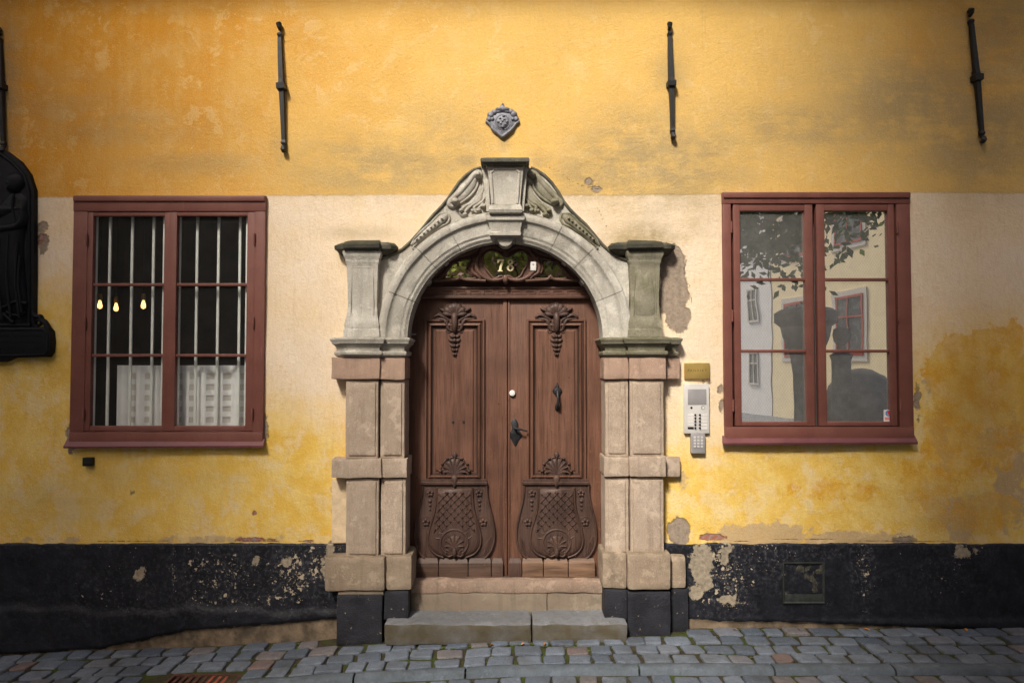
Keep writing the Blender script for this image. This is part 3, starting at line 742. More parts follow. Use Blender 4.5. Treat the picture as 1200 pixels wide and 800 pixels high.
# pedestals over the imposts
def pedestal(xa, xb, mat, capmat, capx, right=False):
    z = lambda py, y=-.16: P(592, py, y)[1]
    (x0, _), (x1, _) = P(xa, 350, -.15), P(xb, 350, -.15)
    mb = MB(); mb.rlathe(x0, x1, -.13, .03, [(z(394.5), .022), (z(386), .020), (z(385), .012), (z(380), .016), (z(375), .008), (z(368), -.004), (z(355), -.010), (z(335), -.006), (z(315), .000), (z(309), .001), (z(307), .008), (z(305), .012), (z(303), .012), (z(301), .022), (z(297), .030), (z(294), .030), (z(293), .016), (z(291.5), .014)])
    px0, px1 = x0+.045, x1-.045; zb, zt = z(372), z(313)
    for a, b in (((px0-.01, zb), (px0, zt)), ((px1+.01, zb), (px1, zt)), ((px0, zt), (px1, zt))):
        mb.stroke([a, b], .006, -.127 if not right else -.125, 1.0, 4)
    if right:
        mb.pillow(smooth_loop([(px0-.01, zb+.05), (px0+.03, zt-.01), ((px0+px1)/2, zt-.05), (px1-.03, zt-.01), (px1+.01, zb+.05), ((px0+px1)/2, zb)], 5), -.120, .018)
    for v in mb.bm.verts: v.co += noise.noise_vector(v.co*8)*.003
    mb.build('pedestal', mat, portal)
    mb = MB(); (c0, _), (c1, _) = P(capx[0], 285, -.2), P(capx[1], 285, -.2)
    e = .03
    def ring(o, yf, zz):
        return [(c0-o, .02, zz), (c0-o, yf+.11-o, zz), (c0+.04-o, yf+.07-o, zz), (x0-.03-o*.5, yf+.07-o, zz), (x0-.02-o*.5, yf-o, zz), (x1+.02+o*.5, yf-o, zz), (x1+.03+o*.5, yf+.07-o, zz), (c1-.04+o, yf+.07-o, zz), (c1+o, yf+.11-o, zz), (c1+o, .02, zz)]
    zz = lambda py: P(592, py, -.2)[1]
    mb.rings([ring(-.05, -.17, zz(296.5)), ring(-.025, -.18, zz(294)), ring(-.015, -.185, zz(291.5)), ring(.0, -.2, zz(290)), ring(.004, -.2, zz(286)), ring(.0, -.2, zz(285)), ring(-.02, -.17, zz(282)), ring(-.06, -.11, zz(278.5)), ring(-.075, -.08, zz(277))])
    for v in mb.bm.verts: v.co += noise.noise_vector(v.co*7)*.007
    mb.build('pedestal_cap', capmat, portal)
pedestal(405.5, 442, M['sandstone'], M['capstone'], (389, 462))
pedestal(738.5, 774, M['mossy'], M['capstone'], (716, 794), True)

# imposts, jambs, pilasters, bases
def impost(mat, lst):
    mb = MB()
    for i, (a, b, yf, yb, back) in enumerate(lst):
        (x0, _), (x1, _) = P(a, 405, yf), P(b, 405, yf)
        z = lambda py: P(592, py, yf-.05)[1]-.003*i
        mb.rlathe(x0, x1, yf, yb, [(z(418), .004), (z(416.5), .022), (z(415), .036), (z(412.5), .04), (z(411), .034), (z(410), .016), (z(407), .02), (z(404), .036), (z(402), .056), (z(400), .058), (z(398), .07), (z(397), .072), (z(395.5), .066), (z(394.5), .03)])
    for v in mb.bm.verts: v.co += noise.noise_vector(v.co*8)*.004
    mb.build('impost', mat, portal)
impost(M['sandstone'], [(405, 443, -.15, .04, 0), (446, 472, -.115, .27, 0), (398, 410, -.06, .04, 0)])
impost(M['mossy'], [(738, 776, -.15, .04, 0), (711, 736, -.115, .27, 0), (770, 789, -.06, .04, 0)])
def blocks(name, mat, lst, bev=.010, amp=.008):
    for a, b, c, d, y0, y1 in lst:
        mb = MB(); mb.boxp(a, b, c, d, y0, y1, bev, amp=amp); mb.build(name, mat, portal, smooth=40)
blocks('impost_block', M['pinkstone'], [(388.5, 418.6, 444.6, 444.6, -.155, .05), (445.4, 418.8, 474.5, 444.8, -.125, .27), (708, 418, 736.8, 444.4, -.125, .27), (737.6, 418.3, 780.5, 444.5, -.155, .05), (779, 418.6, 797, 444.5, -.07, .05)])
def shafts(lst):
    for a, b, c, d, y0, y1, inset in lst:
        mb = MB(); mb.boxp(a, b, c, d, y0+.008, y1, .007, amp=.003)
        mb.boxp(a+inset, b+inset, c-inset, d-inset, y0-.006, y0+.05, .009, amp=.0035, freq=9)
        mb.build('pilaster_shaft', M['granite'], portal, smooth=40)
shafts([(405.3, 445.2, 442.8, 536.8, -.135, .05, 3.2), (446.2, 445.3, 473.8, 536.8, -.105, .27, 3.6), (405.8, 560.6, 443.4, 652.3, -.135, .05, 3.2), (446.6, 560.6, 475, 652.3, -.105, .27, 3.6),
        (709.3, 445, 736.6, 534.8, -.105, .27, 3.6), (738.2, 445, 778, 534.8, -.135, .05, 3.2), (709, 559, 737, 650, -.105, .27, 3.6), (738.6, 559, 778, 650, -.135, .05, 3.2)])
blocks('belt_block', M['granite'], [(388.5, 537.4, 446.6, 560, -.158, .05), (447.4, 537.2, 476.8, 560, -.128, .27), (708, 535.4, 737, 558.5, -.128, .27), (737.6, 535.2, 780.5, 558.6, -.158, .05), (779, 535.4, 797, 558.4, -.07, .05)])
simple('cream_render', (.72,.55,.35), .9, .15, 16, .008)
blocks('backing_strip', M['cream_render'], [(389, 560.5, 406.5, 636, -.030, .05)], .006, .004)
blocks('base_block', M['basestone'], [(380, 653, 450.6, 692.6, -.19, .05), (452, 651, 482.5, 692, -.155, .27), (706, 648, 735, 690, -.155, .27), (735.6, 648.5, 786.5, 691, -.19, .05), (786, 651, 804.5, 689.5, -.10, .05)], .028, .006)
gb = -.25
blocks('foot_block', M['black_stone'], [(394.5, 697, 447.5, 756, -.185, .05), (450, 692.5, 478.6, 726, -.15, .27), (708.5, 690.5, 735, 726, -.15, .27), (735.8, 693.5, 786, 748, -.185, .05), (786, 690, 807, 740, -.09, .05)], .008, .004)
blocks('foot_block', M['render_step'], [(396, 692, 449, 697.6, -.165, .05)], .006, .004)
# threshold and worn front step
blocks('threshold', M['threshold'], [(479, 680.3, 708, 694.5, .035, .6)], .012, .010)
blocks('threshold', M['render_step'], [(482, 693.2, 641, 722, .045, .5), (641.6, 693, 706, 722, .05, .5)], .006, .010)
blocks('door_step', M['bluestone'], [(450, 731.5, 622.6, 756, -.31, .12), (623.8, 731, 736, 754, -.305, .12)], .022, .012)

# ------------------------------------------------------------------ door
DY = .19
def D(px, py, y=DY): return P(px, py, y)
def leaf(x0, x1, cx, mats, label):
    wood_, carve, kick = mats
    mb = MB(); (xa, za), (xb, zb) = D(x0, 349), D(x1, 676.5)
    (fx0, fz1), (fx1, fz0) = D(cx-35, 374), D(cx+35, 562)
    mb.box(xa, xb, DY, DY+.05, zb, za, .003)
    d = mb.build('door_leaf', wood_, house); mark(d, label)
    mb = MB()                                                     # nested panel mouldings
    mb.rmould(fx0, fx1, fz0-.02, fz1, DY, [(0, -.01), (0, .020), (.006, .028), (.018, .028), (.024, .018), (.034, .012), (.044, .030), (.056, .036), (.064, .026), (.072, .006), (.080, .004), (.098, .004), (.112, .016), (.118, .016)])
    mb.build('panel_moulding', wood_, d, smooth=20)
    # shell spray and husk drop over the panel
    mb = MB(); Y = DY-.012
    def X(dx, py): return D(cx+dx, py)
    for a, L, w in ((0, 14.5, 6.0), (-27, 14.5, 5.6), (27, 14.5, 5.6), (-54, 15, 5), (54, 15, 5), (-80, 14, 3.6), (80, 14, 3.6)):
        ca, sa = math.sin(R(a)), math.cos(R(a)); b0 = (0, 370)
        pts = []
        for t, ww in ((0, .35), (.35, .75), (.7, 1), (.92, .8), (1.04, .25)):
            pts.append((t*L*ca + ww*w*sa, b0[1]-t*L*sa + ww*w*ca))
        for t, ww in ((1.04, .25), (.92, .8), (.7, 1), (.35, .75), (0, .35)):
            pts.append((t*L*ca - ww*w*sa, b0[1]-t*L*sa - ww*w*ca))
        mb.pillow([X(p, q) for p, q in pts], Y, .040)
        mb.stroke([X(b0[0], b0[1]), X(L*ca*.6, b0[1]-L*sa*.6), X(L*ca, b0[1]-L*sa)], [.006, .008, .004], Y-.03, 1.2, 4)
    for sg in (-1, 1):
        def sw(l, r): mb.stroke([X(sg*p, q) for p, q in smooth_path(l, 5)], [K*v for v in np.interp(np.linspace(0, 1, (len(l)-1)*5+1), np.linspace(0, 1, len(r)), r)], Y, 1.5)
        sw([(2, 388), (7, 386), (9, 380), (12, 375), (18, 374), (22, 373)], [1.2, 2.4, 2.6, 2, .6])
        sw([(3, 380), (8, 374), (14, 371), (19, 369), (24, 372), (21, 374)], [1.5, 2.2, 2.4, 2, .8])
        sw([(5, 371), (10, 366), (15, 363), (19, 361)], [1.6, 2.4, 2, .8])
        sw([(2, 374), (5, 379), (4, 386), (8, 390), (10, 387)], [1.2, 2, 1.6, 1.0, .8])
    mb.pillow(smooth_loop([X(p, q) for p, q in ((-3, 366), (3, 366), (4, 378), (2.5, 388), (0, 391), (-2.5, 388), (-4, 378))], 3), Y-.012, .045)
    for i, (q, w) in enumerate(((394, 4.4), (399, 5.2), (405, 4.2), (410, 3), (415, 2))):
        for sg in (-1, 1):
            mb.pillow(smooth_loop([X(0, q-1), X(sg*w*1.2, q-2.5), X(sg*w*1.5, q-.5), X(sg*w, q+2), X(0, q+2.5)], 3), Y, .022)
        mb.pillow([(X(0, q)[0]+w*.5*K*math.cos(a), X(0, q)[1]+w*.55*K*math.sin(a)) for a in np.linspace(0, 5.6, 8)], Y-.012, .028)
    mb.stroke([X(0, 414), X(0, 419)], [.010, .002], Y, 1.2)
    mb.build('shell_carving', carve, d, smooth=55)
    # shelf moulding, upper shell
    mb = MB(); (sx0, sz), (sx1, _) = D(cx-40.5, 564), D(cx+38.5, 564)
    zz = lambda q: D(cx, q)[1]
    mb.rlathe(sx0+.03, sx1-.03, DY-.02, DY+.01, [(zz(569), 0), (zz(567.5), .012), (zz(566.5), .026), (zz(564), .028), (zz(563), .018), (zz(561.5), .02), (zz(560.5), .006)])
    mb.build('shelf_moulding', carve, d)
    def shell(c0, c1, rad, n, h, base):
        m = MB(); cxx, czz = X(c0, c1)
        m.pillow([(cxx+rad*K*1.05*math.cos(a), czz+rad*K*math.sin(a)*1.0) for a in np.linspace(0, 2*math.pi, 18, endpoint=False)], base, h*.5)
        for k in range(n):
            a = math.pi*(-.08+1.16*k/(n-1)); ca, sa = math.cos(a), math.sin(a)
            tip = (cxx+rad*K*1.08*ca, czz+rad*K*1.08*sa-.0)
            m.stroke([(cxx, czz-rad*K*.45), (cxx+(tip[0]-cxx)*.55, czz-rad*K*.2+(tip[1]-czz+rad*K*.2)*.55), tip], [.004, .008, .011*rad/14], base-h*.35, 1.1, 5)
        return m, cxx, czz
    m, sx, sz_ = shell(0, 549, 13, 9, .035, Y)
    m.stroke([(sx+17*K*math.cos(a), sz_-.02+17*K*math.sin(a)) for a in np.linspace(-.25, math.pi+.25, 22)], .009, Y, 1.4)
    for a in np.linspace(.0, math.pi, 7):
        m.pillow([(sx+17.5*K*math.cos(a)+.017*math.cos(b), sz_-.018+17.5*K*math.sin(a)+.013*math.sin(b)) for b in np.linspace(0, 5.5, 7)], Y, .026)
    m.pillow(smooth_loop([X(0, 528), X(3.5, 532), X(2, 535), X(-2, 535), X(-3.5, 532)], 3), Y, .025)
    for sg in (-1, 1): m.stroke([X(sg*p, q) for p, q in smooth_path([(12, 562), (17, 557), (22, 560), (26, 562)], 4)], .010, Y, 1.3)
    m.pillow(smooth_loop([X(0, 572), X(4, 562), X(3, 556), X(-3, 556), X(-4, 562)], 3), Y-.012, .03)
    m.build('shell_carving', carve, d, smooth=55)
    # bulging lower panel
    OUT = [(568, 37.5), (578, 37.8), (590, 40), (602, 43), (614, 45.5), (624, 46.5), (634, 46), (643, 43), (650, 38.5), (653, 35)]
    INN = [(571, 20.5), (582, 21), (594, 22), (606, 25), (617, 28.5), (627, 30.5), (635, 30.5), (642, 28), (648, 22), (651.5, 13)]
    def oline(T): return smooth_path([X(-w, q) for q, w in T], 4) + smooth_path([X(w, q) for q, w in T[::-1]], 4)
    m = MB(); m.prism(oline(OUT), DY-.022, DY+.01, .008)
    for sg in (-1, 1):
        m.stroke(smooth_path([X(sg*w, q) for q, w in OUT], 4), .011, DY-.016, 1.9)
        m.stroke(smooth_path([X(sg*w, q) for q, w in INN], 4), .012, DY-.02, 2.4)
        for c0, c1, r in ((28.5, 577, 4.2), (33.5, 611, 4.6)):
            a0, b0 = X(sg*c0, c1)
            for k in range(5):
                a = k*2*math.pi/5+.4; m.pillow([(a0+r*.62*K*math.cos(a)+r*.5*K*math.cos(b), b0+r*.62*K*math.sin(a)+r*.5*K*math.sin(b)) for b in np.linspace(0, 5.4, 7)], DY-.02, .02)
            m.stroke([(a0+r*1.5*K*math.cos(a), b0+r*1.5*K*math.sin(a)) for a in np.linspace(.3, 5.9, 14)], .004, DY-.02, 1.3, 4)
        for q, w in ((586, 2.6), (591, 2), (596, 1.4)): m.pillow([(X(sg*29, q)[0]+w*K*math.cos(b), X(sg*29, q)[1]+w*.9*K*math.sin(b)) for b in np.linspace(0, 5.4, 7)], DY-.02, .016)
        for k in range(4): m.stroke(smooth_path([X(sg*(33+k*2.6), 650-k*1.5), X(sg*(37+k*1.9), 641-k*3), X(sg*(38.5+k*1.5), 632-k*2)], 4), [.006]*8+[.002], DY-.02, 1.2, 4)
    m.build('bulging_panel', carve, d, smooth=50)
    m = MB(); m.pillow(oline(INN), DY-.022, .035, steps=((.99, 0), (.96, .55), (.85, .85), (.5, 1), (.1, 1.05)))
    def hw(q): return np.interp(q, [t[0] for t in INN], [t[1] for t in INN])-2.4
    for sg in (-1, 1):                                             # raised lattice
        for c in np.arange(-60, 64, 9.0):
            seg = [(sg*(c+t), 571+t*1.05) for t in np.arange(0, 62, 2.0)]
            run = [(p, q) for p, q in seg if abs(p) < hw(q) and 574 < q < 622 and math.hypot(p, q-634) > 19]
            if len(run) > 2: m.stroke([X(p, q) for p, q in run], .0058, DY-.050, 2.0, 4)
    for i in range(-5, 6):
        for j in range(0, 13):
            p, q = (i+.5*(j % 2))*9.0, 576+j*4.7
            if abs(p) < hw(q)-1.5 and q < 621 and math.hypot(p, q-634) > 21:
                m.pillow([(X(p, q)[0]+.011*math.cos(b), X(p, q)[1]+.011*math.sin(b)) for b in (0, 1.57, 3.14, 4.71)], DY-.048, .024)
    m.build('lattice_panel', carve, d, smooth=50)
    m, sx, sz_ = shell(0, 635, 10.5, 7, .035, DY-.05)
    m.stroke([(sx+16.5*K*math.cos(a), sz_+.01+15.5*K*math.sin(a)) for a in np.linspace(-.95, math.pi+.95, 26)], .012, DY-.048, 1.5)
    m.stroke([(sx+13*K*math.cos(a), sz_+.01+12*K*math.sin(a)) for a in np.linspace(-.8, math.pi+.8, 26)], .006, DY-.05, 1.5)
    for a in np.linspace(.35, math.pi-.35, 8):
        m.stroke([(sx+18*K*math.cos(a), sz_+18*K*math.sin(a)), (sx+22.5*K*math.cos(a+.1), sz_+21.5*K*math.sin(a+.05)), (sx+25*K*math.cos(a+.02), sz_+22*K*math.sin(a))], [.010, .009, .003], DY-.048, 1.3, 4)
    for sg in (-1, 1): m.stroke([X(sg*p, q) for p, q in smooth_path([(2, 648), (7, 650), (11, 646), (9, 642), (6, 644)], 4)], .008, DY-.05, 1.5)
    m.pillow(smooth_loop([X(0, 651), X(3, 645), X(0, 638), X(-3, 645)], 3), DY-.06, .03)
    m.build('shell_carving', carve, d, smooth=55)
    offs = [-45, -18.5, 16, 43, 57] if cx < 600 else [-56, -40.5, -15.5, 13.5, 45]
    for k, (a, b) in enumerate(zip(offs, offs[1:])):
        m = MB(); (x0_, zt2), (x1_, zb2) = D(cx+a+.4, 652.8), D(cx+b-.4, 675)
        m.box(x0_, x1_, DY-.055, DY+.01, zb2, zt2-.035, .006)
        m.rings([[(x0_+.001, DY-.054, zt2-.037), (x1_-.001, DY-.054, zt2-.037), (x1_-.001, DY, zt2-.037), (x0_+.001, DY, zt2-.037)], [(x0_+.010, DY-.026, zt2), (x1_-.010, DY-.026, zt2), (x1_-.010, DY, zt2), (x0_+.01, DY, zt2)]])
        for v in m.bm.verts: v.co += noise.noise_vector(v.co*20)*.002
        m.build('kick_block', kick if not (cx > 600 and k == 0) else carve, d)
    m = MB(); e = x1 if cx < 600 else x0
    (a, z1_), (b, z0_) = D(e-(4.5 if cx < 600 else 0), 350), D(e+(0 if cx < 600 else 2.2), 676)
    m.box(a, b, DY-.014, DY+.01, z0_, z1_, .004); m.build('meeting_stile', wood_, d)
    return d
LD = leaf(470, 594.2, 533, (M['door_wood'], M['carved_wood'], M['kick_wood']), 'left door leaf of carved brown wood without handle')
RD = leaf(595.2, 716, 652, (M['door_wood_worn'], M['carved_wood'], M['kick_wood_worn']), 'right door leaf with knocker and lever, worn at the foot')
for a in (531, 543.5):
    m = MB(); x, z = D(a, 494); m.lathe(x, z, [(.0, DY-.024), (.010, DY-.022), (.013, DY-.012), (.013, DY)], 10, 'y'); m.build('bolt', M['iron'], LD)
# knocker
m = MB(); Y = DY-.03
def Xr(px, py): return D(px, py)
m.pillow(smooth_loop([Xr(653, 447), Xr(655, 452), Xr(659, 458), Xr(656, 463), Xr(653, 466), Xr(650, 463), Xr(647, 458), Xr(651, 452)], 3), DY-.01, .03)
m.pillow(smooth_loop([Xr(653, 471), Xr(656, 476), Xr(655, 481), Xr(651, 481), Xr(650, 476)], 3), DY-.01, .03)
for k in range(7):
    a = k*2*math.pi/7; c = Xr(653, 458); m.pillow([(c[0]+.03*math.cos(a)+.012*math.cos(b), c[1]+.03*math.sin(a)+.012*math.sin(b)) for b in np.linspace(0, 5.4, 6)], DY-.012, .024)
pts = [(*Xr(653, 458), -.05), (*Xr(653, 462), -.075), (*Xr(653.3, 468), -.085), (*Xr(653, 474), -.08), (*Xr(652.6, 478), -.05)]
m.tube([(x, DY+h, z) for x, z, h in pts], [.010, .012, .010, .013, .009], 8)
m.build('knocker', M['iron'], RD)
m = MB(); x, z = D(600.3, 460.5); m.lathe(x, z, [(0, DY-.028), (.012, DY-.03), (.024, DY-.026), (.028, DY-.02), (.028, DY)], 18, 'y'); m.build('lock_cylinder', M['white_plastic'], RD)
m = MB()
m.pillow(smooth_loop([Xr(603, 490), Xr(607, 495), Xr(608, 503), Xr(612, 510), Xr(608, 516), Xr(604, 523), Xr(600, 516), Xr(597, 510), Xr(600, 502), Xr(599, 495)], 3), DY-.004, .012)
m.build('lock_plate', M['iron'], RD)
m = MB(); pts = [(*D(603.5, 501), -.015), (*D(603.5, 501), -.06), (*D(607, 501.5), -.068), (*D(613, 503), -.068), (*D(618, 504.5), -.06)]
m.tube([(x, DY+h, z) for x, z, h in pts], [.013, .012, .010, .009, .007], 8); m.build('lever_handle', M['iron'], RD)
m = MB(); m.boxp(470, 675.8, 716, 680.2, DY-.06, DY+.1, .006); m.build('door_sill', M['kick_wood'], house)

# lintel with key pattern and carved fanlight
m = MB(); m.boxp(478, 338.5, 708, 347.5, DY-.035, DY+.05, .004)
m.boxp(478, 346.2, 708, 349.5, DY-.05, DY+.05, .005); m.boxp(478, 335.8, 708, 338.4, DY-.046, DY+.05, .005)
for i in range(14):                                               # Greek key in low relief
    a = 486+i*16.2
    pth = [(a, 346), (a, 340.5), (a+11, 340.5), (a+11, 344), (a+4.5, 344), (a+4.5, 345.6), (a+16.2, 345.6)]
    for p, q in zip(pth, pth[1:]):
        (xa, za), (xb, zb) = D(*p, DY-.035), D(*q, DY-.035)
        m.box(min(xa, xb)-.004, max(xa, xb)+.004, DY-.043-.0007*(pth.index(p)), DY-.03, min(za, zb)-.004, max(za, zb)+.004)
tr = m.build('fanlight', M['beam_wood'], house); mark(tr, 'carved wooden fanlight with three glazed openings and gilt number 78')
m = MB(); m.boxp(478, 324, 708, 336, DY-.006, DY+.05, .003); m.build('transom_rail', M['beam_wood'], tr)
def ZF(l): return [(480+a/4.704, 260+b/4.704) for a, b in l]
cen = ZF([(405,205),(412,178),(438,160),(478,163),(508,182),(535,192),(565,182),(595,162),(632,162),(654,190),(652,228),(628,268),(612,298),(580,314),(545,298),(525,310),(505,298),(470,312),(445,292),(418,255)])
lef = ZF([(198,292),(225,245),(268,216),(318,204),(337,216),(318,240),(325,276),(366,308),(300,314),(205,312)])
rig = ZF([(722,206),(748,206),(790,216),(835,250),(858,290),(855,312),(770,314),(690,310),(726,278),(732,240)])
YB = DY-.085
m = MB(); pts = [(ACX+R_(124)*math.cos(a), ACZ+R_(124)*math.sin(a)) for a in np.linspace(.625, math.pi-.625, 40)]
m.prism(pts, YB, DY+.04); m.build('fanlight_board', M['fan_wood'], tr)
for l in (cen, lef, rig):
    g = MB(); g.face([g.V(x, YB-.004, z) for x, z in smooth_loop(ppts(l, YB), 4)]); g.build('pane', M['pane_transom'], tr, smooth=0)
    q = smooth_loop(ppts(l, YB), 4); q.append(q[0]); q.append(q[1])
    m = MB(); m.stroke(q, .010, YB-.002, 1.6); m.build('pane_rim', M['fan_wood'], tr)
m = MB()
def fr(l, r, hf=1.5, mirror=True):
    for sg in ((0, 1) if mirror else (0,)):
        q = [(1058.5-a, b) if sg else (a, b) for a, b in l]
        s_ = smooth_path(ppts(ZF(q), YB), 5)
        m.stroke(s_, [K*v for v in np.interp(np.linspace(0, 1, len(s_)), np.linspace(0, 1, len(r)), r)], YB-.002, hf)
fr([(390,170),(372,200),(366,240),(380,280),(415,308),(455,322),(500,318),(529,305)], [2, 3, 3.4, 3, 2.5, 2])
fr([(400,165),(430,142),(470,138),(505,155),(529,165)], [2, 3, 3.2, 2.4, 2])
fr([(350,190),(358,220),(345,245),(350,280),(380,300),(390,318),(360,322)], [1.5, 2.6, 2.8, 2.4, 1.6])
fr([(390,130),(360,160),(310,180),(260,195),(215,225),(180,262),(140,300)], [2.6, 3.2, 3, 2.6, 2.4, 2])
fr([(270,245),(262,228),(240,225),(222,250),(205,262),(190,292),(165,312),(130,316),(115,302)], [1, 2, 1.8, 2.2, 2, 1.6, 1.2])
fr([(420,325),(350,322),(300,318),(280,300),(265,316),(200,322),(130,324)], [2.4, 2, 2, 1.6, 2, 2, 1.5])
fr([(430,128),(400,150),(385,185)], [2.4, 3, 1.4])
for c in ((529,318),(529,170)):
    x, z = P(*ZF([c])[0], YB); m.pillow([(x+.03*math.cos(b), z+.045*math.sin(b)) for b in np.linspace(0, 5.5, 9)], YB, .045)
m.build('fanlight_carving', M['fan_wood'], tr, smooth=55)
# house number 78
YN = YB-.012
def nz(a, b): return P(*ZF([(a, b)])[0], YN)
m = MB()
m.prism([nz(*p) for p in ((484,206),(522,206),(522,213),(508,246),(505,272),(492,272),(495,248),(509,218),(494,218),(489,226),(484,226))], YN-.008, YN)
m.prism([nz(*p) for p in ((487,268),(512,268),(512,273),(487,273))], YN-.006, YN-.0005)
m.build('digit_seven', M['cream_gold'], tr)
m = MB()
for cy_, rx, ry in ((222, 15.5, 14.5), (254, 19, 17.5)):
    o_, i_ = [], []
    for k in range(24):
        a = k*2*math.pi/24; o_.append((555+rx*math.cos(a), cy_+ry*math.sin(a))); i_.append((555+rx*.42*math.cos(a), cy_+ry*.66*math.sin(a)))
    rs = [[(*nz(*p),) for p in o_], [(*nz(*p),) for p in i_]]
    hh = .008 if cy_ < 240 else .0065
    m.rings([[(x, YN, z) for x, z in rs[0]], [(x, YN-hh, z) for x, z in rs[0]], [(x, YN-hh, z) for x, z in rs[1]], [(x, YN, z) for x, z in rs[1]]], False, False)
m.build('digit_eight', M['cream_gold'], tr)
# ------------------------------------------------------------------ things fixed to the wall
m = MB(); m.boxp(621.6, 306.5, 628.4, 317, YB-.045, YB+.01, .006)
o = m.build('alarm_sensor', M['white_plastic'], loc=(P(625, 312, YB)[0], YB, P(625, 312, YB)[1])); mark(o, 'small white box on the fanlight right of the number', 'sensor')
m = MB(); x, z = P(625, 309.5, YB-.05); m.box(x-.008, x+.008, YB-.049, YB-.04, z-.008, z+.008, .003); e = m.build('sensor_light', M['steel_grey'], o)
e.data.transform(Matrix.Translation(-o.location))

def text_mesh(txt, size, mat, parent, loc, name='lettering', depth=.0008, spacing=1.0):
    cu = bpy.data.curves.new(name, 'FONT'); cu.body = txt; cu.size = size; cu.align_x = 'CENTER'; cu.align_y = 'CENTER'; cu.extrude = depth; cu.space_character = spacing
    to = bpy.data.objects.new('tmp', cu); C.objects.link(to)
    bpy.context.view_layer.update()
    me = bpy.data.meshes.new_from_object(to.evaluated_get(bpy.context.evaluated_depsgraph_get()))
    bpy.data.objects.remove(to)
    me.transform(Matrix.Rotation(R(90), 4, 'X')); me.materials.clear(); me.materials.append(mat)
    o = bpy.data.objects.new(name, me); C.objects.link(o); o.parent = parent; o.location = loc; return o

def anchor(top, bot, col, label, loop=True):
    (xt, zt2), (xb, zb2) = P(*top, -.03), P(*bot, -.03); (xc, zc) = P(*col, -.05)
    r = empty('wall_anchor', (xc, 0, zc)); mark(r, label, 'wall anchor', 'iron wall anchors in a row high on the wall')
    L = Vector((xt-xb, 0, zt2-zb2)); ax = L.normalized(); sd = Vector((ax.z, 0, -ax.x))
    def rect(t, w, y0, y1):
        c = Vector((xb, 0, zb2))+L*t-Vector((xc, 0, zc))
        return [tuple(c-sd*w+Vector((0, y0, 0))), tuple(c+sd*w+Vector((0, y0, 0))), tuple(c+sd*w*.9+Vector((0, y1, 0))), tuple(c-sd*w*.9+Vector((0, y1, 0)))]
    m = MB(); m.rings([rect(.07, .017, -.012, -.042), rect(.3, .020, -.012, -.05), rect(.5, .024, -.012, -.055), rect(.75, .021, -.012, -.05), rect(.90, .018, -.012, -.045)])
    for v in m.bm.verts: v.co += noise.noise_vector((v.co+Vector((xc, 0, zc)))*6)*.004
    m.build('bar', M['iron'], r)
    m = MB(); t = ((Vector((xc, 0, zc))-Vector((xb, 0, zb2))).dot(ax))/L.length
    m.rings([rect(t-.035, .030, .0, -.062), rect(t-.03, .040, .0, -.075), rect(t+.012, .042, .0, -.078), rect(t+.02, .032, .0, -.066)])
    m.rings([rect(t+.018, .024, .0, -.06), rect(t+.05, .022, .0, -.058)])
    m.build('collar', M['iron'], r)
    for k, tt in enumerate((.0, 1.0)):
        m = MB(); c = Vector((xb, 0, zb2))+L*(tt)-Vector((xc, 0, zc)); s_ = 1 if k else -1
        q = c - ax*.03*s_*1.2
        m.rings([rect(.075 if not k else .90, .017, -.01, -.04), rect(.05 if not k else .925, .024, -.01, -.05), rect(.035 if not k else .94, .016, -.01, -.042)])
        n0 = c-ax*.035*s_
        m.tube([tuple(n0+Vector((0, -.015, 0))), tuple(n0+ax*.02*s_+Vector((0, -.05, 0))), tuple(c+ax*.0+Vector((0, -.055, 0))), tuple(c+ax*.015*s_+Vector((0, -.03, 0))), tuple(c+ax*.01*s_+Vector((0, -.005, 0)))], [.016, .02, .024, .022, .014], 8)
        m.build('end_hook', M['iron'], r)
anchor((327.5, 30), (332.5, 175), (330, 100), 'iron wall anchor above the left red window edge, left of the doorway')
anchor((784.5, 30), (788.5, 160), (786, 97), 'iron wall anchor between the doorway gable and the right window')
anchor((1137, 14), (1151.5, 164), (1144.5, 90), 'most tilted iron wall anchor, rightmost, past the right window')
anchor((-1, 36), (4, 176), (1, 100), 'iron wall anchor cut by the left picture edge above the plaque')

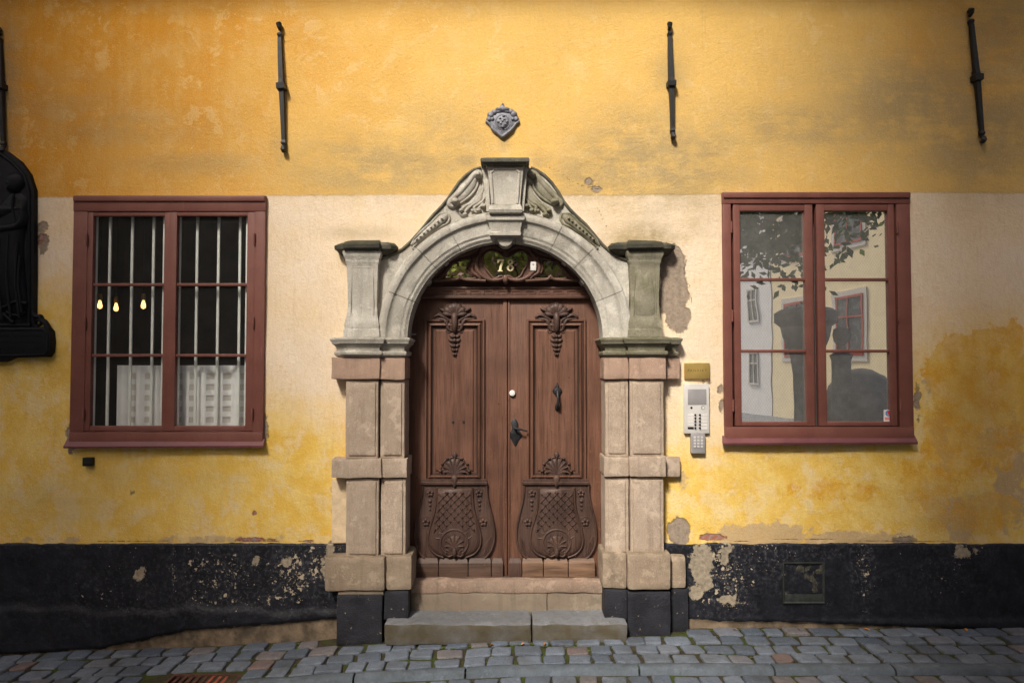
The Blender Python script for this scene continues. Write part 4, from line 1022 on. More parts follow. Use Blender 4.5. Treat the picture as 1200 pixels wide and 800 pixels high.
# insurance-style crest
def crest():
    cx, cz = P(589, 143, -.01); k = K*1.01
    def q(l): return [(cx+a*k, cz-b*k) for a, b in l]
    m = MB(); m.pillow(smooth_loop(q([(0,-13),(9,-12),(17,-6),(16,4),(10,11),(3,16),(0,19),(-3,16),(-10,11),(-16,4),(-17,-6),(-9,-12)]), 3), .0, .03, steps=((1, 0), (.97, .5), (.85, .75), (.4, .9), (.1, .9)))
    o = m.build('crest', M['lead'], loc=(cx, 0, cz)); mark(o, 'small grey metal crest with a crown, fixed above the doorway gable', 'crest')
    def child(m, n):
        e = m.build(n, M['lead'], o, smooth=50); e.data.transform(Matrix.Translation(-o.location))
    m = MB()
    m.pillow(smooth_loop(q([(-7,-12),(-8,-16),(-4,-17),(0,-21),(4,-17),(8,-16),(7,-12)]), 3), -.02, .025)
    m.stroke(q([(-7,-11.5),(0,-12.5),(7,-11.5)]), .01, -.02, 1.4); m.pillow(q([(1.5*math.cos(a), -20+1.5*math.sin(a)) for a in np.linspace(0, 5.5, 7)]), -.02, .03)
    child(m, 'crown')
    m = MB()
    for a, b, r in ((-14,-8,4.5),(-10,-11,4),(-16,-3,3.6),(13,-9,4.5),(10,-12,3.6),(16,-3,3.8),(-12,-3,3),(12,-3,3)):
        m.pillow(q([(a+r*math.cos(t), b+r*math.sin(t)) for t in np.linspace(0, 5.6, 9)]), -.006, .032)
    for sg in (-1, 1): m.stroke(smooth_path(q([(sg*20,-1),(sg*15,3),(sg*11,9),(sg*5,14),(0,18)]), 5), [.006]+[.014]*8+[.018]*12, -.008, 1.5)
    child(m, 'scrollwork')
    m = MB(); m.pillow(q([(8.5*math.cos(t), 1+9*math.sin(t)) for t in np.linspace(0, 6, 18)]), -.02, .022)
    m.stroke(q([(8.6*math.cos(t), 1+9*math.sin(t)) for t in np.linspace(0, 6.28, 22)]), .006, -.022, 1.5)
    for a, b in ((-3,-3),(2,-2),(-2,3),(3,4),(0,0),(-5,1),(5,1),(0,7),(1,-6)): m.pillow(q([(a+1.8*math.cos(t), b+1.4*math.sin(t)) for t in np.linspace(0, 5.4, 6)]), -.038, .012)
    child(m, 'medallion')
crest()

# brass plate
m = MB(); m.boxp(802, 425, 832, 443.6, -.024, .002, .004)
x, z = P(817, 434.3, -.024)
o = m.build('name_plate', M['brass'], loc=(x, 0, z)); mark(o, 'small engraved brass plate above the door intercom', 'name plate')
text_mesh('PANDIKT', .030, M['brass_ink'], o, (0, -.0245, .002), spacing=1.5)
# intercom
x, z = P(816.5, 480, -.03)
ic = empty('door_intercom', (x, 0, z)); mark(ic, 'pale metal door intercom with grille, ten bell buttons and grey keypad below', 'intercom')
def icb(a, b, c, d, y0, y1, name, mat, bev=.003):
    m = MB(); m.boxp(a, b, c, d, y0, y1, bev); e = m.build(name, mat, ic); e.data.transform(Matrix.Translation((-x, 0, -z))); return e
icb(801.6, 449.8, 831.4, 507.5, -.035, .005, 'front_plate', M['steel'], .004)
icb(806, 455.8, 828, 474, -.038, -.03, 'speaker_grille', M['steel_grey'], .002)
icb(810, 507.9, 826.5, 531, -.05, .005, 'keypad', M['steel_grey'], .006)
m = MB(); cx_, cz_ = P(810.3, 477.6, -.036); m.lathe(cx_-x, cz_-z, [(0, -.038), (.010, -.038), (.011, -.03)], 12, 'y'); m.build('camera_eye', M['black_plastic'], ic)
m = MB(); cx_, cz_ = P(824, 477.4, -.036); m.stroke([(cx_-x+.016*math.cos(a), cz_-z+.016*math.sin(a)) for a in np.linspace(0, 6.28, 20)], .003, -.035, 1); m.build('key_switch', M['steel_grey'], ic)
for r_, yy in enumerate((486, 489.8, 493.6, 497.5, 501.4)):
    for cxp, a, b in ((814.8, 806, 813), (820.2, 822, 829)):
        m = MB(); bx, bz = P(cxp, yy, -.036); m.lathe(bx-x, bz-z, [(0, -.046), (.008, -.044), (.0095, -.034)], 10, 'y'); m.build('bell_button', M['black_plastic'], ic)
        icb(a, yy-1.3, b, yy+1.3, -.0375, -.03, 'name_strip', M['black_plastic'] if (r_ == 4 and a < 810) else M['white_plastic'], 0)
for i in range(4):
    for j in range(3): icb(813+j*4.2, 511+i*3.6, 815.6+j*4.2, 513.4+i*3.6, -.054, -.049, 'key', M['steel'], .001)
# black box below the left window
m = MB(); m.boxp(96.5, 536, 107.5, 546, -.045, .003, .004); bx, bz = P(102, 541, 0)
o = m.build('cable_box', M['black_plastic'], loc=(bx, 0, bz)); mark(o, 'tiny black box on the wall below the left window', 'cable box')
m = MB(); m.boxp(97.5, 541.5, 106.5, 545, -.05, -.04, .002); e = m.build('lid', M['black_plastic'], o); e.data.transform(Matrix.Translation(-o.location))
# sticker on the right window
YS = -.007
m = MB(); m.boxp(1035.7, 480, 1045.5, 493.5, YS, -.0045); sx_, sz_ = P(1040.6, 487, YS)
o = m.build('window_sticker', M['sticker_white'], loc=(sx_, YS, sz_)); mark(o, 'small sticker with blue ring and red dot in the lower pane corner', 'sticker')
m = MB(); cx_, cz_ = P(1041.2, 484, YS); a_ = np.linspace(R(50), R(318), 18)
m.rings([[(cx_-sx_+rr*K*math.cos(a), -.001, cz_-sz_+rr*K*math.sin(a)) for a in a_] for rr in (2.1, 3.6)], False, False, False); m.build('blue_ring', M['sticker_blue'], o, smooth=0)
m = MB(); m.face([m.V(cx_-sx_+.4*K+2.1*K*math.cos(a), -.0014, cz_-sz_+.5*K+2.1*K*math.sin(a)) for a in np.linspace(0, 6, 16)]); m.build('red_dot', M['sticker_red'], o, smooth=0)
m = MB(); (a, b), (c, d) = P(1036.8, 488.5, YS), P(1044.6, 491.8, YS); m.box(a-sx_, c-sx_, -.0012, 0, d-sz_, b-sz_); m.build('pink_band', M['sticker_pink'], o)
# vent in the plinth
vx, vz = P(942, 682, -.04)
vo = empty('plinth_vent', (vx, -.03, vz)); mark(vo, 'dusty square glazed vent in the black plinth below the right window', 'vent')
m = MB(); (a, b), (c, d) = P(917, 658.5, -.045), P(967, 707, -.045)
a -= vx; c -= vx; b -= vz; d -= vz
m.rmould(a, c, d, b, -.0, [(0, -.01), (0, .016), (.010, .018), (.018, .012), (.020, -.004)], False); m.build('frame', M['vent_frame'], vo)
m = MB(); n = 26; g = []
for j in range(n+1):
    row = []
    for i in range(n+1):
        xx, zz2 = a+.018+(c-a-.036)*i/n, d+.08+(b-d-.098)*j/n
        v = noise.noise(Vector((xx*16+3, zz2*16, 0)))+.6*abs(noise.noise(Vector((xx*34, zz2*30, 5))))
        row.append(m.V(xx, -.004+.010*v, zz2))
    g.append(row)
for j in range(n):
    for i in range(n): m.face((g[j][i], g[j][i+1], g[j+1][i+1], g[j+1][i]))
m.build('pane', M['glass_block'], vo)
m = MB(); m.box(a+.016, c-.016, -.012, .01, d+.016, d+.082, .004); m.build('lower_strip', M['vent_frame'], vo)
# hook and ring on the left jamb
hx, hz_ = P(477, 393, .12)
m = MB(); m.tube([(-.06, 0, -.03), (-.02, 0, .0), (.0, 0, .012), (.05, -.01, .01), (.085, -.01, .012)], .006, 6)
m.tube([(-.025+.0*a, -.02+.012*math.cos(a), -.12+.05*math.sin(a)) for a in np.linspace(0, 6.28, 14)], .004, 6)
o = m.build('door_hook', M['steel_grey']); o.location = (hx, .12, hz_); mark(o, 'thin metal hook sticking out of the left jamb at the arch foot', 'hook')

# black memorial plaque at the left edge
def plaque():
    pcx = -36
    r0 = P(pcx, 300, 0)
    r = empty('memorial_plaque', (r0[0], 0, r0[1])); mark(r, 'tall black cast memorial plaque with arched top and relief figure', 'plaque')
    T = Matrix.Translation((-r0[0], 0, -r0[1]))
    def ch(m, n, mat=M['plaque_iron'], sm=50):
        e = m.build(n, mat, r, smooth=sm); e.data.transform(T); return e
    def q(l, y=-.06): return ppts(l, y)
    half = [(pcx, 166), (-12, 170), (6, 176), (22, 188), (33, 203), (39, 222), (39, 300), (39, 372), (39, 384)]
    outl = half + [(2*pcx-a, b) for a, b in half[::-1][:-1]]
    m = MB(); m.prism(q(outl), -.05, .002, .01); ch(m, 'slab')
    m = MB(); ins = [(pcx, 172), (-12, 176), (3, 182), (17, 193), (28, 206), (33.5, 224), (33.5, 300), (33.5, 383)]
    m.stroke(q(ins), .016, -.05, 1.2); m.stroke(q([(2*pcx-a, b) for a, b in ins]), .016, -.05, 1.2)
    m.stroke(q([(2*pcx-36, 381), (36, 381)]), .018, -.05, 1.3); ch(m, 'rim')
    # inscription panel with volutes
    m = MB(); pan = [(2*pcx-54, 383), (54, 383), (58, 388), (59, 400), (58, 412), (54, 418), (14, 419), (2, 424), (2*pcx-2, 424), (2*pcx-14, 419), (2*pcx-54, 418), (2*pcx-58, 412), (2*pcx-59, 400), (2*pcx-58, 388)]
    m.prism(q(pan, -.08), -.075, .002, .012)
    m.stroke(q([(0, 416.5), (52, 415.5), (55.5, 411), (55.5, 390), (51, 386), (-60, 386)], -.08), .008, -.075, 1.2)
    for k, ys in enumerate((393, 400, 407)):                       # worn cast lettering, no longer readable
        xx = -30
        while xx < 48:
            w = random.uniform(2.5, 4); h = random.uniform(2, 3.2)
            l = [(xx, ys+h*.5), (xx+w*.3, ys-h*.5), (xx+w*.6, ys+h*.5), (xx+w, ys-h*.3)]
            m.stroke(q(smooth_path(l, 3), -.08), .0035, -.074, 1.1, 4); xx += w+random.choice([.6, .8, 2.5])
    ch(m, 'inscription_panel')
    for sg in (0, 1):
        m = MB()
        f = (lambda a: 2*pcx-a) if sg else (lambda a: a)
        m.stroke(q([(f(a), b) for a, b in smooth_path([(38, 366), (41, 371), (46, 371), (48, 375), (52, 378), (55, 383), (57, 387)], 4)]), .024, -.04, 1.6)
        m.stroke(q([(f(a), b) for a, b in smooth_path([(44, 384), (41, 380), (42, 376), (46, 375), (48, 379), (45, 381)], 4)]), .012, -.05, 2.0)
        ch(m, 'volute')
    # robed man in profile, looking left, holding a broad dish
    m = MB()
    m.pillow(smooth_loop(q([(14,203),(20,202),(26,205),(29,211),(28,218),(24,223),(20,226),(12,225),(7,222),(8,218),(6,215),(9,212),(9,207)]), 4), -.045, .05)
    m.pillow(smooth_loop(q([(23,224),(31,233),(32,246),(31,262),(28,290),(30,330),(32,360),(24,374),(-20,376),(-24,330),(-20,290),(-14,268),(-4,250),(2,238),(12,226)]), 4), -.045, .06)
    m.pillow(smooth_loop(q([(30,244),(20,241),(6,240),(-30,243),(-70,246),(-40,256),(-10,260),(12,256),(24,250)]), 4), -.06, .055)
    m.stroke(q(smooth_path([(28,248),(29,258),(22,266),(6,269),(-14,271),(-30,268)], 5)), .038, -.075, 1.2)
    for a, b, c in ((20,228,262),(14,275,372),(24,285,372),(4,280,374),(-8,285,374),(27,300,366)):
        m.stroke(q(smooth_path([(a, b), (a-2, (b+c)/2), (a+2, c)], 5)), .012, -.098, 1.1)
    m.stroke(q([(0, 362), (18, 378)]), .014, -.085, 1.2); m.stroke(q(smooth_path([(34,356),(20,354),(8,360),(-6,358)], 4)), .016, -.085, 1.2); m.stroke(q(smooth_path([(33,366),(22,370),(10,366)], 4)), .012, -.085, 1.2)
    ch(m, 'relief_figure')
plaque()

# ------------------------------------------------------------------ ground
def cobble_ground():
    t = NT('far_cobbles', rough=.75, spec=.3)
    v = t.voro(4.6, 'DISTANCE_TO_EDGE'); w = t.voro(4.6, 'F1', out=1)
    sp = t.n.new('ShaderNodeSeparateXYZ'); t.l.new(w, sp.inputs[0])
    c = t.mix(sp.outputs[0], (.07,.08,.10), (.15,.16,.19)); c = t.mix(t.lin(t.noise(40, 5), .4, .7, 0, .5), c, (.05,.055,.06))
    c = t.mix(t.lin(v, .02, .06, 1, 0), c, (.035,.032,.022))
    t.col(c); t.bump(t.math('ADD', t.lin(v, 0, .12), t.math('MULTIPLY', t.noise(50, 4), .2)), .03, .8); return t.m
M['far'] = cobble_ground()
def soil():
    t = NT('joint_soil', rough=.95, spec=.1)
    n = t.noise(14, 7, .65)
    c = t.mix(t.lin(n, .35, .6), (.030,.024,.016), (.060,.050,.032))
    c = t.mix(t.lin(t.noise(4.5, 6, .6), .47, .62), c, (.050,.066,.014))
    t.col(c); t.bump(t.noise(70, 5), .012, 1); M['soil'] = t.m
soil()
def cobble():
    t = NT('cobblestone', rough=.62, spec=.4)
    a = t.attr('tint'); n, f = t.noise(11, 6, .6), t.noise(85, 4, .65)
    c = t.mix(t.lin(a, 0, .55), (.070,.090,.122), (.150,.175,.215))
    c = t.mix(t.lin(a, .84, .92), c, (.17,.145,.14))
    c = t.mix(t.lin(a, .965, .985), c, (.19,.125,.11))
    c = t.mix(t.lin(n, .42, .72, 0, .6), c, (.085,.095,.115))
    c = t.mix(t.lin(f, .55, .72, 0, .5), c, (.34,.36,.38))
    c = t.mix(t.lin(f, .28, .42, .5, 0), c, (.04,.045,.05))
    c = t.mix(t.lin(t.noise(2.6, 7, .65), .45, .68, 0, .55), c, (.06,.058,.05))
    t.col(c); t.rough(t.lin(n, .3, .7, .5, .8)); t.bump(t.math('ADD', n, t.math('MULTIPLY', f, .5)), .020, .9); M['cobble'] = t.m
cobble()
# base sheet to the horizon, following the slope near the house
xsg = np.concatenate([[-400, -120, -40, -15, -9], np.arange(-7.5, 7.6, .25), [9, 15, 40, 120, 400]]); ysg = np.array([-500, -150, -60, -30, -18, -12, -8, -5, -3.6, -2.6, -2.0, -1.4, -1.0, -.9, -.5, 0, .05, 15])
def sheet(name, xs_, ys_, zf, mat, kind='structure'):
    m = MB(); vs = [[m.V(x, y, zf(x, y)) for x in xs_] for y in ys_]
    for j in range(len(ys_)-1):
        for i in range(len(xs_)-1): m.face((vs[j][i], vs[j][i+1], vs[j+1][i+1], vs[j+1][i]))
    return mark(m.build(name, mat, smooth=60), kind=kind)
ground = sheet('ground', xsg, ysg, lambda x, y: GZ(x)*max(0, 1-max(0, abs(y)-4)/14) + (-.10 if y < -.93 else -.055) + min(0, y)*.02*(1 if y > -3 else 0) - (.06 if y <= -3 else 0) + (-.0 if y > -3.2 else .075), M['far'])
SK = .755                                                           # front edge of the pavement
KD = .135
def stones(m, tints, x0, x1, y0, y1, rowd, zf, wmin, wmax, skip=None):
    nrow = max(1, round((y0-y1)/rowd)); d = (y0-y1)/nrow
    for r_ in range(nrow):
        x = x0 - random.random()*.2
        ya = y0 - r_*d
        while x < x1:
            w = random.uniform(wmin, wmax); gp = .0075
            xa, xb = x+gp, x+w-gp; yb, yt = ya-d+gp*.9, ya-gp*.9
            dx = random.uniform(-.012, .012)
            wob = lambda X_: .012*math.sin(X_*3.1+r_*2)+.008*math.sin(X_*7.7+r_)
            cx, cy_ = (xa+xb)/2, (yb+yt)/2
            if not (skip and skip(cx, cy_)):
                hx_, hy = (xb-xa)/2, (yt-yb)/2
                z0 = zf(cx, cy_)+random.uniform(-.006, .006); tx, ty = random.uniform(-.03, .03), random.uniform(-.04, .04)
                n = 16; e = random.uniform(.16, .30)
                ol = []
                skew = random.uniform(-.10, .10)
                jit = [random.uniform(.88, 1.03) for _ in range(n)]
                for k in range(n):
                    a = 2*math.pi*k/n+.2; ca, sa = math.cos(a), math.sin(a)
                    px_, py_ = math.copysign(abs(ca)**e, ca)*hx_*jit[k], math.copysign(abs(sa)**e, sa)*hy*jit[(k*3+1) % n]
                    ol.append((px_+py_*skew+dx, py_))
                rs = []
                slope = (zf(cx+.1, cy_)-zf(cx-.1, cy_))/.2
                for s_, h in ((1.0, -.07), (1.0, -.014), (.985, -.006), (.95, -.001), (.8, .001), (.4, .002), (.1, .002)):
                    rr = []
                    for px_, py_ in ol:
                        X_, Y_ = cx+px_*s_, cy_+py_*s_
                        nn = noise.noise(Vector((X_*14, Y_*14, r_)))*.004 if s_ < .99 else 0
                        rr.append((X_, Y_+wob(X_), z0+h+nn+(px_*s_)*(slope+tx)+(py_*s_)*ty))
                    rs.append(rr)
                a0 = len(m.bm.verts)
                m.rings(rs, False, True)
                tints += [random.random()]*(len(m.bm.verts)-a0)
            x += w
def build_stones(name, regs, skips):
    m = MB(); tints = []
    for a in regs: stones(m, tints, *a, skip=skips)
    o = m.build(name, M['cobble'], smooth=70)
    at = o.data.attributes.new('tint', 'FLOAT', 'POINT'); at.data.foreach_set('value', np.array(tints, np.float32))
    return mark(o, kind='structure')
pz = lambda x, y: GZ(x)-.004 + y*.025
def wall_front(x):
    if -1.75 < x < -1.12: return -.20
    if -1.12 <= x < 1.06: return -.325
    if 1.06 <= x < 1.5: return -.20
    return -.05
DG0, DG1, DGY0, DGY1 = -2.72, -2.16, -.62, -.93                    # drain grate
def skip_p(x, y): return y > wall_front(x)+.07 or (DG0-.12 < x < DG1+.1 and y < DGY0+.09)
build_stones('pavement', [(-7.2, 7.2, -.03, -SK, .185, pz, .155, .25)], skip_p)
soil_sheet = sheet('pavement_bed', np.arange(-7.4, 7.5, .2), np.array([.05, -.3, -.6, -SK-.02]), lambda x, y: pz(x, y)-.017, M['soil'])
sz2 = lambda x, y: GZ(x)-.028 + (y+SK)*.02 - .021
def skip_s(x, y): return (DG0-.1 < x < DG1+.1 and y > DGY1-.09) or x < -99
build_stones('street', [(-7.2, 7.2, -SK-KD-.01, -3.3, .17, sz2, .14, .22)], skip_s)
sheet('street_bed', np.arange(-7.4, 7.5, .2), np.array([-SK-.01, -1.4, -2.2, -3.4]), lambda x, y: sz2(x, y)-.016, M['soil'])
# kerb of long worn stones
m = MB(); x = -7.2
cuts = [-7.2, -6.0, -4.9, -3.8, DG0-.02]
cuts2 = [DG1+.02, -1.22, -.36, .98, 2.02, 2.95, 4.2, 5.4, 6.6, 7.3]
for cc in (cuts, cuts2):
    for a, b in zip(cc, cc[1:]):
        n = 14; rs = []
        prof = [(0, -.10), (-.004, -.010), (-.015, .0), (-.06, .003), (-.10, .0), (-.122, -.016), (-.132, -.12)]
        for i in range(n+1):
            xx = a+.008+(b-a-.016)*i/n; zz3 = pz(xx, -SK)
            rs.append([(xx, -SK+dy + .010*noise.noise(Vector((xx*5, dy*20, 3))), zz3+dz+.006+.009*noise.noise(Vector((xx*6, dy*25, 9)))) for dy, dz in prof])
        m.rings(rs, True, True, False)
mark(m.build('kerb', M['kerbstone'], smooth=60), kind='structure')
# drain grate
gzm = GZ(-2.44)-.035
dg = empty('drain_grate', (-2.44, (DGY0+DGY1)/2, gzm)); mark(dg, 'rusty red iron street drain grate beside the kerb end', 'drain grate')
hx_, hy = (DG1-DG0)/2, (DGY0-DGY1)/2
m = MB(); m.rings([[(-hx_+i, -hy+i, h), (hx_-i, -hy+i, h), (hx_-i, hy-i, h), (-hx_+i, hy-i, h)] for i, h in ((0, -.05), (0, .012), (.028, .014), (.03, -.06))], False, False); m.build('frame', M['rust_iron'], dg)
m = MB(); m.box(-hx_+.028, hx_-.028, -hy+.028, hy-.028, -.09, -.06); m.build('pit', M['pit'], dg)
for i in range(9):
    xx = -hx_+.06+(2*hx_-.12)*i/8
    m = MB(); m.box(xx-.013, xx+.013, -hy+.02, hy-.02, -.05, .006+.0005*(i % 3), .004); m.build('bar', M['rust_red'] if i in (5, 6, 7) else M['rust_iron'], dg)
# moss in the joints
m = MB(); random.seed(21)
for i in range(900):
    x = random.choice([random.uniform(-2.2, 2.6), random.gauss(-.2, .8), random.uniform(-4.5, 4.6)]); y = random.choice([random.uniform(-.82, -.1), -.83, wall_front(x)-.03])
    if y > wall_front(x)-.02: continue
    if noise.noise(Vector((x*1.7, y*3, 0))) < -.05: continue
    z = pz(x, y)-.018
    for k in range(4):
        a = random.uniform(0, 6.28); r_ = random.uniform(.006, .013); c = Vector((x+random.gauss(0, .010), y+random.gauss(0, .008), z+.004))
        m.face([m.V(c.x+r_*math.cos(a+j*1.57), c.y+r_*.7*math.sin(a+j*1.57), c.z+random.uniform(0, .010)) for j in range(4)])
mark(m.build('moss', M['moss'], smooth=0), 'green moss growing in the joints between the cobblestones', 'moss', None, 'stuff')
# fallen leaves
def leaf_mesh():
    m = MB(); c = [(0, -.022), (.010, -.012), (.014, 0), (.009, .012), (0, .026), (-.009, .012), (-.014, 0), (-.010, -.012)]
    vs = [m.V(x, y, .004+.010*abs(x)/.014+.006*math.sin(y*80)) for x, y in c]; v0 = m.V(0, .002, .003)
    for i in range(8): m.face((vs[i], vs[(i+1) % 8], v0))
    return m.build('fallen_leaf', M['leaf_dry'], smooth=0)
spots = [(455, 744), (534, 743), (612, 782), (636, 769), (586, 743), (487, 786), (420, 751), (577, 771), (960, 731), (1008, 745), (903, 732), (840, 735), (935, 798), (1130, 765), (806, 780), (860, 780), (125, 752), (1090, 735), (700, 744), (378, 747), (1015, 770), (745, 752)]
def GP(px, py):                                                   # a point of the pavement seen at this place of the photo
    y = -.5
    for _ in range(30):
        x, z = P(px, py, y); g = (pz(x, y) if y > -SK-KD else sz2(x, y))+.004
        y += (g-z)*1.6
        y = min(-.08, max(-2, y))
    return P(px, py, y)[0], y
first = leaf_mesh()
for i, (px, py) in enumerate(spots):
    o = first if i == 0 else first.copy()
    if i: C.objects.link(o)
    x, y = GP(px, py); y = min(y, wall_front(x)-.06)
    o.location = (x, y, (pz(x, y) if y > -SK-KD else sz2(x, y))+.004); o.rotation_euler = (random.uniform(-.3, .3), random.uniform(-.3, .3), random.uniform(0, 6.28)); s_ = random.uniform(.7, 1.25); o.scale = (s_, s_, s_)
    mark(o, 'small dry orange leaf lying on the cobblestones', 'leaf', 'dry leaves fallen on the pavement')

# ------------------------------------------------------------------ across the street (what the panes mirror, houses added to shade the wall)
glass_front = False
def house_across(name, w, dep, h, loc, rz, wallmat, winmat, rows, cols, label, wsize=(1.0, 1.7), z0=1.4, dz=3.2, surround=None):
    r = empty(name, loc, rz); mark(r, label, 'house', 'houses across the street')
    m = MB(); m.box(-w/2, w/2, -dep, 0, -.3, h); m.build('wall', wallmat, r, smooth=0)
    m = MB(); m.rings([[(-w/2-.3, -dep-.3, h), (w/2+.3, -dep-.3, h), (w/2+.3, .35, h), (-w/2-.3, .35, h)], [(-w/2, -dep/2-.2, h+2.2), (w/2, -dep/2-.2, h+2.2), (w/2, -dep/2+.2, h+2.2), (-w/2, -dep/2+.2, h+2.2)]]); m.build('roof', M['roof_tile'], r, smooth=0)
    for j in range(rows):
        for i in range(cols):
            cx = -w/2+w*(i+.5)/cols; cz = z0+j*dz
            a, b = wsize
            f = MB()
            f.rmould(cx-a/2, cx+a/2, cz, cz+b, 0, [(0, .0), (0, .05), (.1, .05), (.1, .02)], False)
            for v in f.bm.verts: v.co.y = -v.co.y+.002
            f.box(cx-.035, cx+.035, .003, .05, cz+.1, cz+b-.1); f.box(cx-a/2+.1, cx+a/2-.1, .004, .045, cz+b*.62, cz+b*.62+.06)
            fo = f.build('window', winmat, r, smooth=0)
            g = MB(); g.face([g.V(cx-a/2+.05, .012, cz+.05), g.V(cx+a/2-.05, .012, cz+.05), g.V(cx+a/2-.05, .012, cz+b-.05), g.V(cx-a/2+.05, .012, cz+b-.05)]); g.build('pane', M['far_pane'], fo, smooth=0)
            if surround:
                s2 = MB(); s2.rmould(cx-a/2-.22, cx+a/2+.22, cz-.22, cz+b+.22, 0, [(0, 0), (0, .03), (.21, .03), (.21, .0)], False)
                for v in s2.bm.verts: v.co.y = -v.co.y+.003
                s2.build('surround', surround, fo, smooth=0)
    return r
simple('far_pane', (.10,.11,.12), .25, .2, 3, 0, spec=.5)
simple('far_dark', (.085,.065,.045), .9, .25, 2)
simple('far_cream', (.92,.77,.48), .9, .05, 2)
simple('far_white', (.82,.80,.78), .9, .05, 2)
simple('far_red', (.42,.08,.055), .6, .1, 4)
simple('far_trim', (.62,.58,.52), .8, .1, 4)
simple('far_stone', (.22,.21,.19), .85, .3, 5)
SUN_AZ, SUN_EL = R(24), R(45)                                      # to the left of straight out from the wall
sun_dir = Vector((-math.sin(SUN_AZ)*math.cos(SUN_EL), -math.cos(SUN_AZ)*math.cos(SUN_EL), math.sin(SUN_EL)))
house_across('right_shade_house', 5.5, 8, 19, (.65, -10.8, 0), math.pi*0, M['far_dark'], M['far_trim'], 5, 4, 'tall dark brown house added across the street to shade the right of the wall')  # added occluder: its left edge and height shade the right of the wall
house_across('sky_block_house', 12.0, 7, 19, (19.8, -10.8, 0), 0, M['far_dark'], M['far_trim'], 5, 5, 'tall house added at the far right across the street to block sky light')  # added out of view to cut sky light reaching the wall from the right
house_across('left_shade_house', 18.0, 8, 19, (-18.35, -10.8, 0), 0, M['far_dark'], M['far_trim'], 5, 5, 'tall dark house added farther left across the street to shade the left of the wall')  # added out of view, sized to throw the left end of the wall into shade
house_across('rear_house', 18.0, 8, 15, (-14, -32, 0), 0, M['far_dark'], M['far_trim'], 4, 6, 'dark house closing the lane between the two added shading houses')
house_across('cream_house', 11.2, 8, 13, (13.9, -23.2, 0), R(78), M['far_cream'], M['far_red'], 3, 3, 'cream house with red framed windows mirrored in the right window', (1.7, 2.5), 2.8, 4.6, M['far_trim'])
house_across('white_house', 10.0, 6, 11, (11.66, -33.65, 0), R(78), M['far_white'], M['far_trim'], 3, 3, 'narrow white house beside the cream house across the square')
def leafmat(name, c, c2):
    t = NT(name, rough=.55, spec=.3)
    t.col(t.mix(t.attr('tint'), c, c2))
    tl = t.n.new('ShaderNodeBsdfTranslucent'); t.l.new(t.b.inputs['Base Color'].links[0].from_socket, tl.inputs[0])
    mx = t.n.new('ShaderNodeMixShader'); mx.inputs[0].default_value = .5
    t.l.new(t.b.outputs[0], mx.inputs[1]); t.l.new(tl.outputs[0], mx.inputs[2]); t.l.new(mx.outputs[0], t.n['Material Output'].inputs[0])
    M[name] = t.m
leafmat('leaf_green', (.035,.075,.016), (.10,.15,.030)); leafmat('leaf_light', (.42,.52,.10), (.66,.68,.22)); leafmat('blossom', (.65,.28,.34), (.85,.55,.58))
simple('bark', (.075,.055,.04), .95, .3, 9, .02)
def tree(name, loc, h, cr, clumps, per, mat, label, size=.13, extra=None, seed=1):
    rnd = random.Random(seed)
    r = empty(name, loc); mark(r, label, 'tree', 'trees across the street')
    m = MB(); m.tube([(0, 0, -.1), (.03, .02, h*.3), (-.04, .03, h*.6), (0, 0, h)], [.22, .17, .14, .06], 10)
    ends = []
    for k in range(9):
        a = k*2.4; t = .80+.18*rnd.random(); L = cr[0]*rnd.uniform(.55, .9)
        e = (L*math.cos(a), L*.8*math.sin(a), h*t+L*.55); ends.append(e)
        m.tube([(0, 0, h*t), (e[0]*.5, e[1]*.5, h*t+L*.35), e], [.05, .03, .01], 6)
    m.build('trunk', M['bark'], r)
    def cloud(nm, mt, ncl, pr, sz, sd):
        q = random.Random(sd); V, Fc, T = [], [], []
        for _ in range(ncl):
            while True:
                d = Vector((q.uniform(-1, 1), q.uniform(-1, 1), q.uniform(-1, 1)))
                if .35 < d.length < 1: break
            c = Vector((d.x*cr[0], d.y*cr[1], d.z*cr[2]+h+cr[2]*.25)); sp = q.uniform(.25, .55); tn = q.random()
            for _ in range(pr):
                p = c+Vector((q.gauss(0, sp), q.gauss(0, sp), q.gauss(0, sp*.7))); u = Vector((q.gauss(0, 1), q.gauss(0, 1), q.gauss(0, 1))).normalized(); w = u.orthogonal().normalized()
                s_ = sz*q.uniform(.6, 1.2); b = len(V)
                V += [p-u*s_, p+w*s_*.5-u*s_*.1, p+u*s_, p-w*s_*.5-u*s_*.1]; Fc.append((b, b+1, b+2, b+3)); T += [min(1, max(0, tn+q.uniform(-.3, .3)))]*4
        me = bpy.data.meshes.new(nm); me.from_pydata([tuple(v) for v in V], [], Fc); me.materials.append(mt)
        at = me.attributes.new('tint', 'FLOAT', 'POINT'); at.data.foreach_set('value', np.array(T, np.float32))
        o = bpy.data.objects.new(nm, me); C.objects.link(o); o.parent = r
    cloud('crown', M[mat], clumps, per, size, seed)
    if extra: cloud('blossom', M['blossom'], clumps//3, per//2, size*.8, seed+5)
    return r
tree('street_tree', (4.75, -9.3, 0), 5.9, (4.4, 2.4, 1.7), 95, 75, 'leaf_green', 'leafy street tree mirrored at the top of the right window', .12, seed=3)
tree('flowering_tree', (.25, -9.3, 0), 4.3, (1.9, 1.0, 1.4), 60, 70, 'leaf_light', 'flowering tree mirrored in the fanlight', .09, True, seed=9)
m = MB(); m.lathe(0, 0, [(0, -.1), (.38, -.1), (.38, .25), (.30, .35), (.25, 1.2), (.24, 2.2), (.30, 2.6), (.46, 3.0), (.50, 3.2), (.62, 3.3), (.62, 3.5), (.5, 3.58), (0, 3.6)], 24)
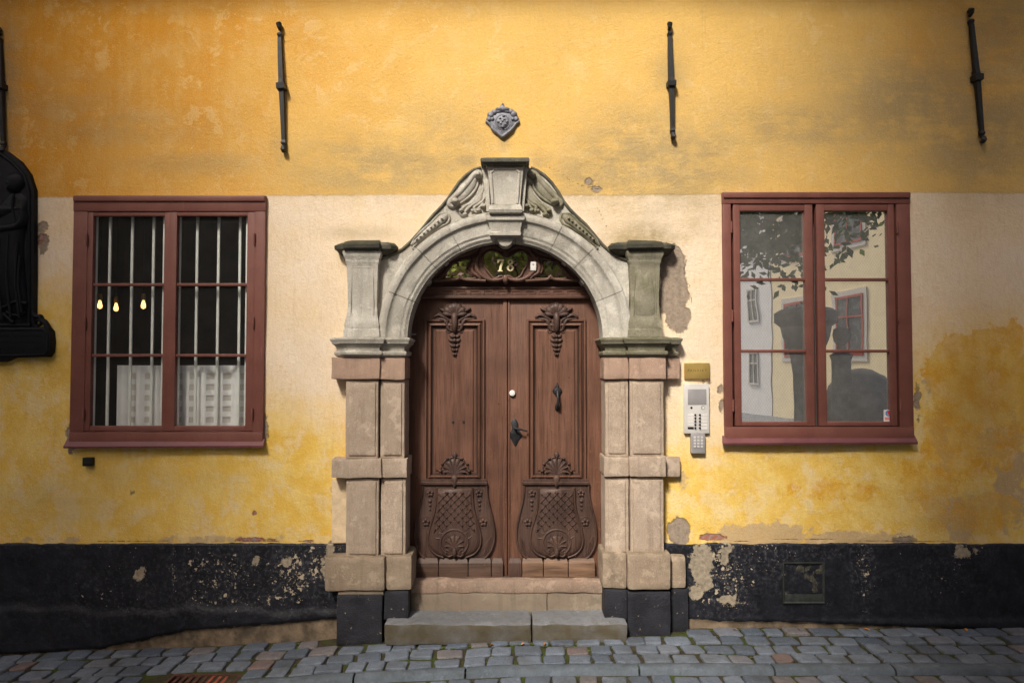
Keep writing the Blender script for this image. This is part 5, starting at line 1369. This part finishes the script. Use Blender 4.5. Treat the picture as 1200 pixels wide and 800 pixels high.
o = m.build('stone_pillar', M['far_stone']); o.location = (6.15, -8.6, 0); mark(o, 'dark stone pillar with flared top mirrored in the right window', 'pillar')
m = MB(); m.lathe(0, 0, [(0, -.1), (.3, -.1), (.3, .2), (.2, .3), (.2, 2.5), (.24, 2.6), (.1, 2.7), (.08, 2.82), (.15, 2.9), (.18, 3.02), (.15, 3.14), (0, 3.2)], 20)
o = m.build('pump_post', M['far_stone']); o.location = (6.8, -8.4, 0); mark(o, 'dark post with a ball on top mirrored in the right window', 'post')
m = MB(); m.lathe(0, 0, [(0, -.1), (.6, -.1), (.66, .6), (.72, 1.2), (.74, 1.6), (.66, 1.95), (.45, 2.2), (.2, 2.32), (0, 2.35)], 28)
o = m.build('stone_urn', M['far_stone']); o.location = (7.35, -8.7, 0); mark(o, 'large rounded dark stone urn mirrored in the right window', 'urn')

# ------------------------------------------------------------------ daylight and camera
w = bpy.data.worlds.new("World"); S.world = w; w.use_nodes = True
nt = w.node_tree; bg = nt.nodes['Background']; sk = nt.nodes.new('ShaderNodeTexSky'); sk.sky_type = 'NISHITA'; sk.sun_disc = False
sk.sun_elevation = SUN_EL; sk.sun_rotation = math.atan2(sun_dir.x, sun_dir.y); sk.dust_density = 6; sk.ozone_density = 0.5; sk.air_density = 1
nt.links.new(sk.outputs[0], bg.inputs[0]); bg.inputs[1].default_value = .15
L = bpy.data.lights.new('sun', 'SUN'); L.energy = 5.0; L.angle = R(9); L.color = (1, .95, .86)
lo = bpy.data.objects.new('sun', L); C.objects.link(lo); lo.rotation_euler = sun_dir.to_track_quat('Z', 'Y').to_euler(); lo.location = (-20, -14, 20)
cam = bpy.data.cameras.new('camera'); co = bpy.data.objects.new('camera', cam); C.objects.link(co)
co.location = (0, CY, CZ); co.rotation_euler = (R(90)+PIT, 0, 0); cam.sensor_width = 36; cam.lens = F/1200*36; cam.clip_end = 2000; cam.clip_start = .05
S.camera = co
S.view_settings.view_transform = 'Standard'; S.view_settings.look = 'None'; S.view_settings.exposure = 0
S.cycles.max_bounces = 8; S.cycles.transparent_max_bounces = 12
S.cycles.use_denoising = True
